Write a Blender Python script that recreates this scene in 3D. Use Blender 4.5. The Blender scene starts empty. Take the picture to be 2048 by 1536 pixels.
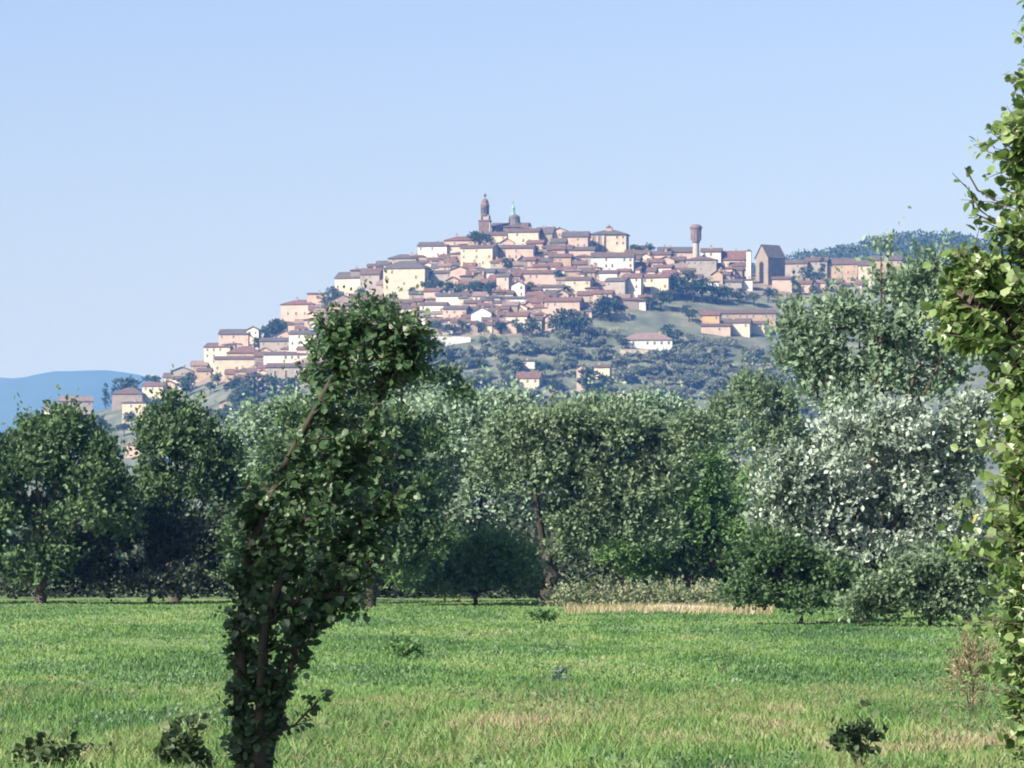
import bpy, math, random
import numpy as np
from mathutils import Vector, Matrix, noise as mnoise

# ------------------------------------------------------------------ camera, sky, sun, exposure
S = bpy.context.scene
COL = S.collection
F = 8340.0            # focal length in photograph pixels (2048 wide)
CX, CY = 1024.0, 768.0
HZ = 1100.0           # horizon row in the photograph
CAMH = 2.0
PITCH = math.atan((HZ - CY) / F)
cam_d = bpy.data.cameras.new('camera')
cam = bpy.data.objects.new('camera', cam_d)
COL.objects.link(cam)
cam_d.sensor_width = 36.0
cam_d.lens = 36.0 * F / 2048.0
cam_d.clip_start = 0.5
cam_d.clip_end = 40000.0
cam.location = (0, 0, CAMH)
cam.rotation_euler = (math.pi / 2 + PITCH, 0, 0)
S.camera = cam

SUN = Vector((-0.66, -0.52, 0.62)).normalized()      # towards the sun
SUN_EL = math.asin(SUN.z)
SUN_AZ = math.atan2(SUN.x, SUN.y)
w = bpy.data.worlds.new('World')
S.world = w
w.use_nodes = True
wn = w.node_tree
wn.nodes.clear()
sky = wn.nodes.new('ShaderNodeTexSky')
sky.sky_type = 'NISHITA'
sky.sun_disc = False
sky.sun_elevation = SUN_EL
sky.sun_rotation = SUN_AZ
sky.altitude = 200
sky.air_density = 1.0
sky.dust_density = 2.0
sky.ozone_density = 6.0
bgn = wn.nodes.new('ShaderNodeBackground')
bgn.inputs['Strength'].default_value = 0.074
won = wn.nodes.new('ShaderNodeOutputWorld')
wbal = wn.nodes.new('ShaderNodeMix'); wbal.data_type = 'RGBA'; wbal.blend_type = 'MULTIPLY'
wbal.inputs['Factor'].default_value = 1.0; wbal.inputs['B'].default_value = (1.26, 0.98, 1.0, 1)
wn.links.new(sky.outputs[0], wbal.inputs['A']); wn.links.new(wbal.outputs['Result'], bgn.inputs[0])
wn.links.new(bgn.outputs[0], won.inputs[0])

sun_d = bpy.data.lights.new('sun', 'SUN')
sun_d.energy = 5.0
sun_d.angle = math.radians(0.5)
sun_d.color = (1.0, 0.93, 0.82)
sun = bpy.data.objects.new('sun', sun_d)
COL.objects.link(sun)
sun.rotation_euler = SUN.to_track_quat('Z', 'Y').to_euler()

S.view_settings.view_transform = 'Standard'
S.view_settings.look = 'None'
S.view_settings.gamma = 1.0
S.view_settings.use_curve_mapping = False
S.view_settings.exposure = 1.25
S.render.engine = 'CYCLES'
S.cycles.use_denoising = True
S.cycles.max_bounces = 6
S.cycles.diffuse_bounces = 3
S.cycles.glossy_bounces = 2
S.cycles.transmission_bounces = 4
S.cycles.volume_bounces = 0
S.cycles.filter_width = 1.9

# ------------------------------------------------------------------ helpers
def direction(px, py):
    v = Vector(((px - CX) / F, 1.0, (CY - py) / F))
    c, s = math.cos(PITCH), math.sin(PITCH)
    return Vector((v.x, v.y * c - v.z * s, v.y * s + v.z * c))

def at(px, py, Y):
    """point on the pixel's ray at ground distance Y"""
    d = direction(px, py)
    return Vector((d.x / d.y * Y, Y, CAMH + d.z / d.y * Y))

def ground_dist(py):
    return CAMH * F / (py - HZ)

def link(o, parent=None):
    COL.objects.link(o)
    if parent is not None:
        o.parent = parent
    return o

def tag(o, label=None, cat=None, group=None, kind=None):
    if label: o['label'] = label
    if cat: o['category'] = cat
    if group: o['group'] = group
    if kind: o['kind'] = kind
    return o

def empty(name, loc, rz=0.0):
    o = bpy.data.objects.new(name, None)
    o.empty_display_size = 0.2
    o.location = loc
    o.rotation_euler = (0, 0, rz)
    COL.objects.link(o)
    return o

def np_mesh(name, verts, faces, mats=(), attr=None, smooth=False, midx=None):
    """faces: (n,k) array with equal k"""
    verts = np.ascontiguousarray(verts, dtype=np.float32).reshape(-1, 3)
    faces = np.ascontiguousarray(faces, dtype=np.int32)
    n, k = faces.shape
    me = bpy.data.meshes.new(name)
    me.vertices.add(len(verts)); me.vertices.foreach_set('co', verts.ravel())
    me.loops.add(n * k); me.loops.foreach_set('vertex_index', faces.ravel())
    me.polygons.add(n)
    me.polygons.foreach_set('loop_start', np.arange(n, dtype=np.int32) * k)
    try: me.polygons.foreach_set('loop_total', np.full(n, k, dtype=np.int32))
    except Exception: pass
    for m in mats: me.materials.append(m)
    if midx is not None: me.polygons.foreach_set('material_index', np.asarray(midx, dtype=np.int32))
    me.polygons.foreach_set('use_smooth', np.full(n, bool(smooth)))
    me.update(calc_edges=True)
    if attr is not None:
        a = me.attributes.new('tint', 'FLOAT', 'POINT')
        a.data.foreach_set('value', np.ascontiguousarray(attr, dtype=np.float32))
    me.validate()
    return me

class MB:
    """collects quads / tris / ngons into one mesh"""
    def __init__(s): s.v = []; s.f = []; s.m = []
    def add(s, vs, fs, m=0):
        b = len(s.v); s.v += [tuple(x) for x in vs]
        for f in fs: s.f.append([i + b for i in f]); s.m.append(m)
    def box(s, x0, x1, y0, y1, z0, z1, m=0):
        s.add([(x0,y0,z0),(x1,y0,z0),(x1,y1,z0),(x0,y1,z0),(x0,y0,z1),(x1,y0,z1),(x1,y1,z1),(x0,y1,z1)],
              [(0,3,2,1),(4,5,6,7),(0,1,5,4),(1,2,6,5),(2,3,7,6),(3,0,4,7)], m)
    def lathe(s, prof, n=12, cx=0, cy=0, m=0, rot=0.0):
        vs = []; fs = []
        for (r, z) in prof:
            for i in range(n):
                a = rot + 2 * math.pi * i / n
                vs.append((cx + r * math.cos(a), cy + r * math.sin(a), z))
        for j in range(len(prof) - 1):
            for i in range(n):
                k = (i + 1) % n
                fs.append((j*n+i, j*n+k, (j+1)*n+k, (j+1)*n+i))
        fs.append(tuple(range(n))[::-1]); fs.append(tuple((len(prof)-1)*n + i for i in range(n)))
        s.add(vs, fs, m)
    def tube(s, pts, radii, n=7, m=0):
        pts = [Vector(p) for p in pts]; vs = []; fs = []
        for j, p in enumerate(pts):
            d = (pts[min(j+1, len(pts)-1)] - pts[max(j-1, 0)]).normalized()
            a = d.orthogonal().normalized(); b = d.cross(a)
            for i in range(n):
                t = 2 * math.pi * i / n
                vs.append(p + (a * math.cos(t) + b * math.sin(t)) * radii[j])
        for j in range(len(pts) - 1):
            for i in range(n):
                k = (i + 1) % n
                fs.append((j*n+i, j*n+k, (j+1)*n+k, (j+1)*n+i))
        fs.append(tuple((len(pts)-1)*n + i for i in range(n)))
        s.add(vs, fs, m)
    def mesh(s, name, mats, smooth=False):
        me = bpy.data.meshes.new(name)
        me.from_pydata(s.v, [], s.f)
        for m in (mats if isinstance(mats, (list, tuple)) else [mats]): me.materials.append(m)
        me.polygons.foreach_set('material_index', s.m)
        if smooth: me.polygons.foreach_set('use_smooth', [True] * len(s.f))
        me.update()
        return me
    def build(s, name, mats, parent=None, smooth=False):
        return link(bpy.data.objects.new(name, s.mesh(name, mats, smooth)), parent)

# ------------------------------------------------------------------ materials
def nt(name):
    m = bpy.data.materials.new(name); m.use_nodes = True
    t = m.node_tree; t.nodes.clear()
    out = t.nodes.new('ShaderNodeOutputMaterial')
    return m, t, out

def ramp(t, fac, stops):
    r = t.nodes.new('ShaderNodeValToRGB')
    el = r.color_ramp.elements
    while len(el) < len(stops): el.new(0.5)
    for e, (p, c) in zip(el, stops):
        e.position = p; e.color = (*c, 1)
    t.links.new(fac, r.inputs[0])
    return r.outputs[0]

def noise_tex(t, scale, detail=4, rough=0.55, coord='Object'):
    tc = t.nodes.new('ShaderNodeTexCoord')
    n = t.nodes.new('ShaderNodeTexNoise')
    n.inputs['Scale'].default_value = scale
    n.inputs['Detail'].default_value = detail
    n.inputs['Roughness'].default_value = rough
    t.links.new(tc.outputs[coord], n.inputs['Vector'])
    return n.outputs['Fac']

def leaf_mat(name, stops, trans=0.28, rough=0.55, obj_random=0.0, spec=0.35):
    m, t, out = nt(name)
    at_ = t.nodes.new('ShaderNodeAttribute'); at_.attribute_name = 'tint'
    fac = at_.outputs['Fac']
    if obj_random:
        oi = t.nodes.new('ShaderNodeObjectInfo')
        ma = t.nodes.new('ShaderNodeMath'); ma.operation = 'MULTIPLY_ADD'
        t.links.new(oi.outputs['Random'], ma.inputs[0]); ma.inputs[1].default_value = obj_random
        mb = t.nodes.new('ShaderNodeMath'); mb.operation = 'MULTIPLY'
        t.links.new(fac, mb.inputs[0]); mb.inputs[1].default_value = 1 - obj_random
        t.links.new(mb.outputs[0], ma.inputs[2]); fac = ma.outputs[0]
    c = ramp(t, fac, stops)
    p = t.nodes.new('ShaderNodeBsdfPrincipled')
    p.inputs['Roughness'].default_value = rough
    p.inputs['Specular IOR Level'].default_value = spec
    t.links.new(c, p.inputs['Base Color'])
    tr = t.nodes.new('ShaderNodeBsdfTranslucent'); t.links.new(c, tr.inputs['Color'])
    mx = t.nodes.new('ShaderNodeMixShader'); mx.inputs[0].default_value = trans
    t.links.new(p.outputs[0], mx.inputs[1]); t.links.new(tr.outputs[0], mx.inputs[2])
    t.links.new(mx.outputs[0], out.inputs[0])
    return m

def surf_mat(name, stops, scale, detail=5, rough=0.85, bump=0.0, bump_scale=None, coord='Object', spec=0.3):
    m, t, out = nt(name)
    c = ramp(t, noise_tex(t, scale, detail, coord=coord), stops)
    p = t.nodes.new('ShaderNodeBsdfPrincipled')
    p.inputs['Roughness'].default_value = rough
    p.inputs['Specular IOR Level'].default_value = spec
    t.links.new(c, p.inputs['Base Color'])
    if bump:
        b = t.nodes.new('ShaderNodeBump'); b.inputs['Strength'].default_value = bump
        t.links.new(noise_tex(t, bump_scale or scale * 4, 3, coord=coord), b.inputs['Height'])
        t.links.new(b.outputs[0], p.inputs['Normal'])
    t.links.new(p.outputs[0], out.inputs[0])
    return m

def var(c, k): return tuple(max(0, min(1, x * k)) for x in c)

BARK = surf_mat('bark', [(0.3, (0.035, 0.028, 0.022)), (0.7, (0.10, 0.085, 0.068))], 9, bump=0.6)
BARK_DARK = surf_mat('dark_bark', [(0.3, (0.02, 0.017, 0.014)), (0.7, (0.055, 0.047, 0.038))], 12, bump=0.6)

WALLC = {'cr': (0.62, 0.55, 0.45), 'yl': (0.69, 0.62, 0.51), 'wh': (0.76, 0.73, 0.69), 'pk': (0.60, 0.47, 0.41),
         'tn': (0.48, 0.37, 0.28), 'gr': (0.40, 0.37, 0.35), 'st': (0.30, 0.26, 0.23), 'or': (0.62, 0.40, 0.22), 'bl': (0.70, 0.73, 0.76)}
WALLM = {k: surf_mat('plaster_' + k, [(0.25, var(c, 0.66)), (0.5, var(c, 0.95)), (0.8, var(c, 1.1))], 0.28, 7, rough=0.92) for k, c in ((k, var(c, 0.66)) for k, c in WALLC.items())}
ROOFC = {'b': (0.092, 0.062, 0.052), 'r': (0.120, 0.066, 0.054), 'g': (0.075, 0.066, 0.068), 'p': (0.17, 0.125, 0.112)}
def roof_mat(name, c):
    m, t, out = nt(name)
    tc = t.nodes.new('ShaderNodeTexCoord')
    wv = t.nodes.new('ShaderNodeTexWave'); wv.inputs['Scale'].default_value = 1.6; wv.bands_direction = 'X'
    t.links.new(tc.outputs['Object'], wv.inputs[0])
    n = noise_tex(t, 0.9, 6)
    c1 = ramp(t, n, [(0.25, var(c, 0.55)), (0.5, c), (0.78, var(c, 1.6))])
    p = t.nodes.new('ShaderNodeBsdfPrincipled'); p.inputs['Roughness'].default_value = 0.9
    t.links.new(c1, p.inputs['Base Color'])
    b = t.nodes.new('ShaderNodeBump'); b.inputs['Strength'].default_value = 0.7; b.inputs['Distance'].default_value = 0.1
    t.links.new(wv.outputs['Fac'], b.inputs['Height']); t.links.new(b.outputs[0], p.inputs['Normal'])
    t.links.new(p.outputs[0], out.inputs[0])
    return m
ROOFM = {k: roof_mat('roof_tiles_' + k, c) for k, c in ROOFC.items()}
SURROUND = surf_mat('stone_surround', [(0.3, (0.30, 0.27, 0.23)), (0.7, (0.44, 0.40, 0.35))], 2)
GLASS, _t, _o = nt('window_glass')
_p = _t.nodes.new('ShaderNodeBsdfPrincipled'); _p.inputs['Base Color'].default_value = (0.03, 0.035, 0.045, 1); _p.inputs['Roughness'].default_value = 0.15
_t.links.new(_p.outputs[0], _o.inputs[0])
SHUT = surf_mat('shutter_paint', [(0.3, (0.07, 0.055, 0.045)), (0.7, (0.11, 0.085, 0.065))], 3)
SHUTG = surf_mat('green_shutter_paint', [(0.3, (0.045, 0.065, 0.055)), (0.7, (0.07, 0.095, 0.08))], 3)
DOORM = surf_mat('door_wood', [(0.3, (0.06, 0.035, 0.022)), (0.7, (0.11, 0.065, 0.04))], 3)
BRICK_D = surf_mat('dark_brick', [(0.3, (0.085, 0.06, 0.058)), (0.7, (0.16, 0.115, 0.105))], 0.8, 7)
COPPER = surf_mat('weathered_copper', [(0.3, (0.10, 0.24, 0.24)), (0.7, (0.20, 0.36, 0.35))], 1.5, rough=0.6)
LEAD = surf_mat('dark_lead_roof', [(0.3, (0.07, 0.07, 0.075)), (0.7, (0.12, 0.115, 0.115))], 1.0, rough=0.7)
CONC = surf_mat('concrete', [(0.3, (0.24, 0.21, 0.19)), (0.7, (0.36, 0.32, 0.29))], 0.8, 6)
CONC_D = surf_mat('stained_concrete', [(0.3, (0.12, 0.085, 0.08)), (0.7, (0.20, 0.15, 0.14))], 0.6, 6)

# ------------------------------------------------------------------ terrain
CREST = [(-900, 1120), (-500, 1030), (-300, 965), (0, 885), (100, 850), (200, 822), (290, 800), (350, 782), (410, 756), (480, 720), (560, 672), (620, 645),
         (670, 612), (780, 566), (850, 526), (950, 500), (1040, 488), (1150, 494), (1250, 504), (1330, 520), (1400, 530), (1500, 548),
         (1600, 562), (1750, 578), (1900, 592), (2048, 612), (2300, 690), (2700, 850), (3200, 1060), (3500, 1130)]
YF, YC = 1640.0, 2050.0
_cx = np.array([(p - CX) / F * YC for p, _ in CREST]); _cz = np.array([max(0, (HZ - q) / F * YC + 2) for _, q in CREST])
def hill_z(x, y):
    x = np.asarray(x, dtype=float); y = np.asarray(y, dtype=float)
    zc = sum(np.interp(x + o, _cx, _cz) for o in (-12, -6, 0, 6, 12)) / 5
    t = np.clip((y - YF) / (YC - YF), 0, 1)
    s = 0.62 * t + 0.38 * (t * t * (3 - 2 * t))
    b = np.clip((y - YC) / 700.0, 0, 1); b = b * b * (3 - 2 * b)
    z = zc * s * (1 - 0.96 * b)
    lump = (np.sin(x * 0.021 + 1.3) * np.sin(y * 0.026 + 0.4) * 1.6 + np.sin(x * 0.057 + y * 0.031) * 0.8) * np.clip(z / 20, 0, 1)
    z = z + lump * (1 - 0.7 * t)
    # farmed terraces on the slope below the town
    g = np.clip((x + 30) / 60, 0, 1) * np.clip((1905 - y) / 40, 0, 1) * np.clip((z - 4) / 10, 0, 1)
    step = 3.6
    q = z / step; fr = q - np.floor(q)
    zt = (np.floor(q) + np.clip((fr - 0.62) / 0.38, 0, 1) ** 1.0 * 1.0) * step
    return z * (1 - g * 0.75) + zt * g * 0.75

def hz(x, y): return float(hill_z(x, y))

def hill_hit(px, py):
    """first point of the hillside on the pixel's ray, or the crest above it"""
    d = direction(px, py)
    ys = np.arange(YF + 5, YC + 1, 2.0)
    zs = CAMH + d.z / d.y * ys
    hs = hill_z(d.x / d.y * ys, ys)
    k = np.nonzero(hs >= zs)[0]
    y = float(ys[k[0]]) if len(k) else YC
    x = d.x / d.y * y
    return Vector((x, y, hz(x, y)))

def grid_mesh(name, xs, ys, fz, mat, smooth=True):
    X, Y = np.meshgrid(xs, ys); Z = fz(X, Y)
    nx, ny = len(xs), len(ys)
    i = np.arange(nx * ny).reshape(ny, nx)
    f = np.stack([i[:-1, :-1], i[:-1, 1:], i[1:, 1:], i[1:, :-1]], -1).reshape(-1, 4)
    return link(bpy.data.objects.new(name, np_mesh(name, np.stack([X, Y, Z], -1), f, [mat], smooth=smooth)))

def field_mat():
    m, t, out = nt('field_ground')
    n1 = noise_tex(t, 0.09, 5); n2 = noise_tex(t, 1.6, 5)
    ma = t.nodes.new('ShaderNodeMath'); ma.operation = 'MULTIPLY_ADD'; ma.inputs[1].default_value = 0.5
    mb = t.nodes.new('ShaderNodeMath'); mb.operation = 'MULTIPLY'; mb.inputs[1].default_value = 0.5
    t.links.new(n2, mb.inputs[0]); t.links.new(n1, ma.inputs[0]); t.links.new(mb.outputs[0], ma.inputs[2])
    c = ramp(t, ma.outputs[0], [(0.3, (0.05, 0.095, 0.03)), (0.5, (0.10, 0.17, 0.05)), (0.7, (0.16, 0.20, 0.075))])
    p = t.nodes.new('ShaderNodeBsdfPrincipled'); p.inputs['Roughness'].default_value = 0.95
    t.links.new(c, p.inputs['Base Color']); t.links.new(p.outputs[0], out.inputs[0])
    return m
HILLM = surf_mat('hill_dry_grass', [(0.34, (0.050, 0.066, 0.048)), (0.5, (0.090, 0.106, 0.082)), (0.66, (0.15, 0.155, 0.122))], 0.08, 10, rough=0.95)
RIDGEM = surf_mat('wooded_ridge_green', [(0.3, (0.025, 0.045, 0.025)), (0.7, (0.05, 0.075, 0.04))], 0.02, 7, rough=0.95)
MTNM = surf_mat('mountain_forest', [(0.3, (0.018, 0.030, 0.020)), (0.7, (0.034, 0.050, 0.032))], 0.004, 6, rough=0.95)

def cat_axis(*seg):
    out = []
    for a, b, st in seg: out += list(np.arange(a, b, st))
    return np.array(out + [seg[-1][1]], dtype=float)

g = grid_mesh('ground', cat_axis((-9000, -600, 700), (-600, -40, 40), (-40, 40, 2), (40, 600, 40), (600, 9000, 700)),
              cat_axis((-600, 20, 60), (20, 200, 3), (200, 1600, 50), (1600, 18500, 900)),
              lambda X, Y: np.where((np.abs(X) < 60) & (Y < 220), 0.035 * np.sin(X * 0.7 + Y * 0.11) * np.sin(Y * 0.23) - 0.02, -0.05), field_mat())
tag(g, kind='structure')
h = grid_mesh('hill', cat_axis((-620, -260, 12), (-260, 280, 3), (280, 760, 12)), cat_axis((1600, 1640, 10), (1640, 2080, 2.5), (2080, 2800, 20)),
              lambda X, Y: hill_z(X, Y) - 0.12 * (hill_z(X, Y) < 0.2), HILLM)
tag(h, kind='structure')
TOWN_GROUND = [(700, 560), (800, 540), (860, 500), (960, 480), (1040, 470), (1250, 490), (1340, 505), (1480, 530), (1600, 545), (1760, 560), (1740, 590), (1590, 586), (1470, 588), (1420, 562), (1350, 590), (1290, 618), (1180, 630), (1110, 660), (1060, 668), (940, 670), (860, 662), (700, 690), (640, 770), (520, 775), (420, 765), (300, 800), (400, 735), (440, 680), (560, 660), (690, 590)]
def town_mask(mesh):
    v = np.empty(len(mesh.vertices) * 3, dtype=np.float32); mesh.vertices.foreach_get('co', v); v = v.reshape(-1, 3)
    px = CX + v[:, 0] / v[:, 1] * F; py = HZ - (v[:, 2] - CAMH) / v[:, 1] * F
    inn = np.zeros(len(v), dtype=bool); P_ = TOWN_GROUND
    for i in range(len(P_)):
        (x1, y1), (x2, y2) = P_[i], P_[i - 1]
        with np.errstate(divide='ignore', invalid='ignore'):
            inn ^= ((y1 > py) != (y2 > py)) & (px < (x2 - x1) * (py - y1) / (y2 - y1 + 1e-9) + x1)
    a = mesh.attributes.new('paved', 'FLOAT', 'POINT'); a.data.foreach_set('value', inn.astype(np.float32))
town_mask(h.data)
_t = HILLM.node_tree; _b = next(n for n in _t.nodes if n.type == 'BSDF_PRINCIPLED')
_a = _t.nodes.new('ShaderNodeAttribute'); _a.attribute_name = 'paved'
_m = _t.nodes.new('ShaderNodeMix'); _m.data_type = 'RGBA'
_old = _b.inputs['Base Color'].links[0].from_socket
_t.links.new(_a.outputs['Fac'], _m.inputs['Factor']); _t.links.new(_old, _m.inputs['A'])
_t.links.new(ramp(_t, noise_tex(_t, 0.3, 6), [(0.3, (0.10, 0.08, 0.065)), (0.7, (0.22, 0.18, 0.15))]), _m.inputs['B'])
_t.links.new(_m.outputs['Result'], _b.inputs['Base Color'])

def ridge_profile(pts, Y):
    xs = np.array([(p - CX) / F * Y for p, _ in pts]); zs = np.array([(HZ - q) / F * Y + CAMH for _, q in pts])
    return xs, zs
def build_ridge(name, pts, Y, depth, mat, amp, nx, ny, seed):
    xs, zs = ridge_profile(pts, Y)
    rng = np.random.default_rng(seed)
    ph = rng.uniform(0, 6.28, 24)
    def fz(X, YY):
        zc = np.interp(X, xs, zs)
        t = np.clip(1 - np.abs(YY - Y) / depth, 0, 1); s = t * t * (3 - 2 * t) * 0.5 + t * 0.5
        n = 0
        for k in range(12):
            fq = 2.2 * 1.55 ** k / depth
            n = n + np.sin(X * fq * (0.8 + 0.03 * k) + ph[k]) * np.sin(YY * fq + ph[k + 12]) / (1.32 ** k)
        return np.maximum(zc * s, 0) + n * amp * np.clip(zc * s / 40, 0, 1) - 3
    o = grid_mesh(name, np.linspace(xs[0], xs[-1], nx), np.linspace(Y - depth, Y + depth, ny), fz, mat)
    return tag(o, kind='structure')
build_ridge('far_mountain', [(-3500, 1150), (-1800, 900), (-700, 800), (-250, 772), (0, 757), (70, 750), (140, 738), (180, 736), (230, 738), (290, 748), (420, 790), (700, 880), (1100, 960), (1600, 930), (2200, 900), (3000, 1000), (4200, 1150)],
            9500, 2300, MTNM, 16, 260, 60, 3)
RIDGE_PTS = [(900, 900), (1200, 680), (1400, 570), (1550, 512), (1600, 500), (1660, 494), (1720, 480), (1780, 466), (1830, 461), (1900, 463), (1980, 475), (2100, 500), (2400, 600), (2900, 800), (3500, 1000)]
build_ridge('wooded_ridge', RIDGE_PTS, 3000, 750, RIDGEM, 2.0, 240, 50, 9)

# ------------------------------------------------------------------ foliage
def unit(a): return a / np.maximum(np.linalg.norm(a, axis=-1, keepdims=True), 1e-9)

LEAF_SHAPES = {
    # (verts: along, across, up), triangles
    'rhomb': (np.array([(0, 0, 0), (0.5, 0.32, 0.06), (1, 0, 0), (0.5, -0.32, 0.06)]), np.array([(0, 2, 1), (0, 3, 2)])),
    'broad': (np.array([(0, 0, 0), (0.28, 0.42, 0.07), (0.7, 0.33, 0.05), (1, 0, -0.05), (0.7, -0.33, 0.05), (0.28, -0.42, 0.07), (0.5, 0, 0)]),
              np.array([(0, 6, 1), (1, 6, 2), (2, 6, 3), (3, 6, 4), (4, 6, 5), (5, 6, 0)])),
    'blade': (np.array([(0, 0.035, 0), (0.6, 0.03, 0.05), (1, 0, 0.12), (0.6, -0.03, 0.05), (0, -0.035, 0)]), np.array([(0, 1, 4), (1, 3, 4), (1, 2, 3)])),
    'narrow': (np.array([(0, 0, 0), (0.4, 0.16, 0.03), (1, 0, -0.06), (0.4, -0.16, 0.03)]), np.array([(0, 2, 1), (0, 3, 2)])),
}

def leaves_mesh(name, c, a, n, size, tint, shape, mat):
    tv, tf = LEAF_SHAPES[shape]
    a = unit(a); b = unit(np.cross(n, a)); n = np.cross(a, b)
    s = size[:, None, None]
    v = c[:, None, :] + s * (tv[None, :, 0:1] * a[:, None, :] + tv[None, :, 1:2] * b[:, None, :] + tv[None, :, 2:3] * n[:, None, :])
    k = len(tv)
    f = (tf[None] + (np.arange(len(c)) * k)[:, None, None]).reshape(-1, 3)
    return np_mesh(name, v, f, [mat], attr=np.repeat(tint, k))

def sprigs(rng, blobs, n_sprig, per, length, leaf, up=0.35, droop=0.0, inner=0.5, spread=0.35, under=False, shoots=0.07):
    """leaf frames for a crown made of blobs (cx,cy,cz,rx,ry,rz): sprigs of leaves over each blob"""
    B = np.array(blobs, dtype=float)
    area = (B[:, 3] * B[:, 5]) ** 0.9
    k = rng.choice(len(B), n_sprig, p=area / area.sum())
    d = unit(rng.normal(size=(n_sprig, 3)))
    if not under: d[:, 2] = np.where(d[:, 2] < -0.45, -d[:, 2] * 0.6, d[:, 2])
    d = unit(d)
    r = inner + (1 - inner) * rng.random(n_sprig) ** 0.6
    p = B[k, :3] + d * B[k, 3:] * r[:, None]
    out = unit(d + np.array([0, 0, up]) + rng.normal(size=d.shape) * 0.35)
    out[:, 2] -= droop; out = unit(out)
    L = length * rng.uniform(0.5, 1.3, n_sprig)
    sh = rng.random(n_sprig) < shoots
    L = np.where(sh, L * 2.4, L); out = np.where(sh[:, None], unit(out * 0.6 + np.array([0, 0, 0.75 - droop])), out)
    t = rng.random((n_sprig, per))
    c = p[:, None, :] + out[:, None, :] * (L[:, None] * t)[..., None] + rng.normal(size=(n_sprig, per, 3)) * spread * length * np.where(sh, 0.22, 0.5)[:, None, None]
    a = unit(out[:, None, :] + rng.normal(size=(n_sprig, per, 3)) * 0.75)
    nn = unit(rng.normal(size=(n_sprig, per, 3)) * 0.55 + d[:, None, :] * 1.0 + np.array([0, 0, 0.45]))
    size = leaf * rng.uniform(0.6, 1.35, (n_sprig, per))
    base = rng.random(n_sprig) * 0.5 + rng.random(len(B))[k] * 0.5
    tint = np.clip((base[:, None] - 0.5) * 0.9 + 0.3 + rng.random((n_sprig, per)) * 0.4, 0, 1)
    R = lambda q: q.reshape(-1, 3)
    return R(c), R(a), R(nn), size.ravel(), tint.ravel(), p

def subblobs(rng, ells, n, lo=0.3, hi=0.52):
    """lumps over the surface of each big ellipsoid"""
    out = []
    for e in ells:
        e = np.array(e, dtype=float)
        m = max(3, int(n * 1.0))
        for _ in range(m):
            d = unit(rng.normal(size=3)); 
            if d[2] < -0.5: d[2] *= -1
            f = rng.uniform(lo, hi)
            c = e[:3] + d * e[3:] * (1 - f * 0.85)
            out.append((*c, *(e[3:] * f * rng.uniform(0.8, 1.2, 3))))
    return out

def limbs(mb, rng, base, forks, r0, lean=(0, 0)):
    """tapered trunk from base then a limb to each fork target"""
    base = Vector(base)
    zt = min(f[2] for f in forks)
    top = Vector((base.x + lean[0], base.y + lean[1], base.z + max(0.3, (zt - base.z) * 0.72)))
    pts = [base.lerp(top, t) + Vector((rng.normal() * r0 * 0.35, rng.normal() * r0 * 0.35, 0)) * (1 if 0 < t < 1 else 0) for t in (0, 0.25, 0.5, 0.75, 1)]
    mb.tube([pts[0] - Vector((0, 0, 0.2))] + pts, [r0 * 1.5, r0 * 1.25, r0, r0 * 0.92, r0 * 0.85, r0 * 0.75])
    for f in forks:
        f = Vector(f); mid = pts[-1].lerp(f, 0.5) + Vector((rng.normal() * 0.12, rng.normal() * 0.12, 0.12)) * (f - pts[-1]).length * 0.5
        s = pts[3].lerp(pts[4], rng.random())
        mb.tube([s, s.lerp(mid, 0.6), mid, mid.lerp(f, 0.6), f], [r0 * 0.55, r0 * 0.42, r0 * 0.33, r0 * 0.2, r0 * 0.07], n=6)

def tree_px(name, label, cat, D, base_px, ells, mat, leaf, n_sprig, per=9, length=0.5, r0=0.16, seed=1, shape='rhomb', sub=15, depth=1.0,
            up=0.35, droop=0.0, inner=0.5, bark=None, group=None, base_z=0.0, n_forks=7, lo=0.2, hi=0.4):
    """a tree whose lobes are read from the photograph (px, py, rx, ry); D is its distance, from where it meets the ground"""
    rng = np.random.default_rng(seed)
    leaf *= 0.85; n_sprig = int(n_sprig * 1.25)
    sc = F / D
    bx = (base_px - CX) / F * D
    root = empty(name, (bx, D, base_z))
    E = []
    for (px, py, rx, ry) in ells:
        p = at(px, py, D)
        dy = rng.uniform(-0.45, 0.45) * rx / sc * depth
        E.append((p.x - bx, dy, p.z - base_z, rx / sc, rx / sc * depth, ry / sc))
    blobs = subblobs(rng, E, sub, lo, hi)
    c, a, n, s, t, anchors = sprigs(rng, blobs, n_sprig, per, length, leaf, up, droop, inner)
    keep = c[:, 2] > 0.02
    me = leaves_mesh('crown', c[keep], a[keep], n[keep], s[keep], t[keep], shape, mat)
    crown = link(bpy.data.objects.new('crown', me), root); crown['kind'] = 'stuff'
    mb = MB()
    pick = [E[i] for i in rng.permutation(len(E))[:n_forks]]
    limbs(mb, rng, (0, 0, 0), [(e[0], e[1], max(e[2] + e[5] * 0.3, 0.6)) for e in pick], r0)
    tr = mb.build('trunk', bark or BARK, root, smooth=True)
    # twigs inside the crown
    tb = MB()
    for i in rng.permutation(len(anchors))[:60]:
        q = Vector(anchors[i]); e = min(E, key=lambda e: (Vector(e[:3]) - q).length)
        o = Vector(e[:3]) * 0.75 + q * 0.25
        tb.tube([o, o.lerp(q, 0.55) + Vector((0, 0, 0.05)), q], [r0 * 0.16, r0 * 0.1, r0 * 0.04], n=4)
    tb.build('branches', bark or BARK, root)['kind'] = 'stuff'
    tag(root, label, cat, group)
    return root

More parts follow.
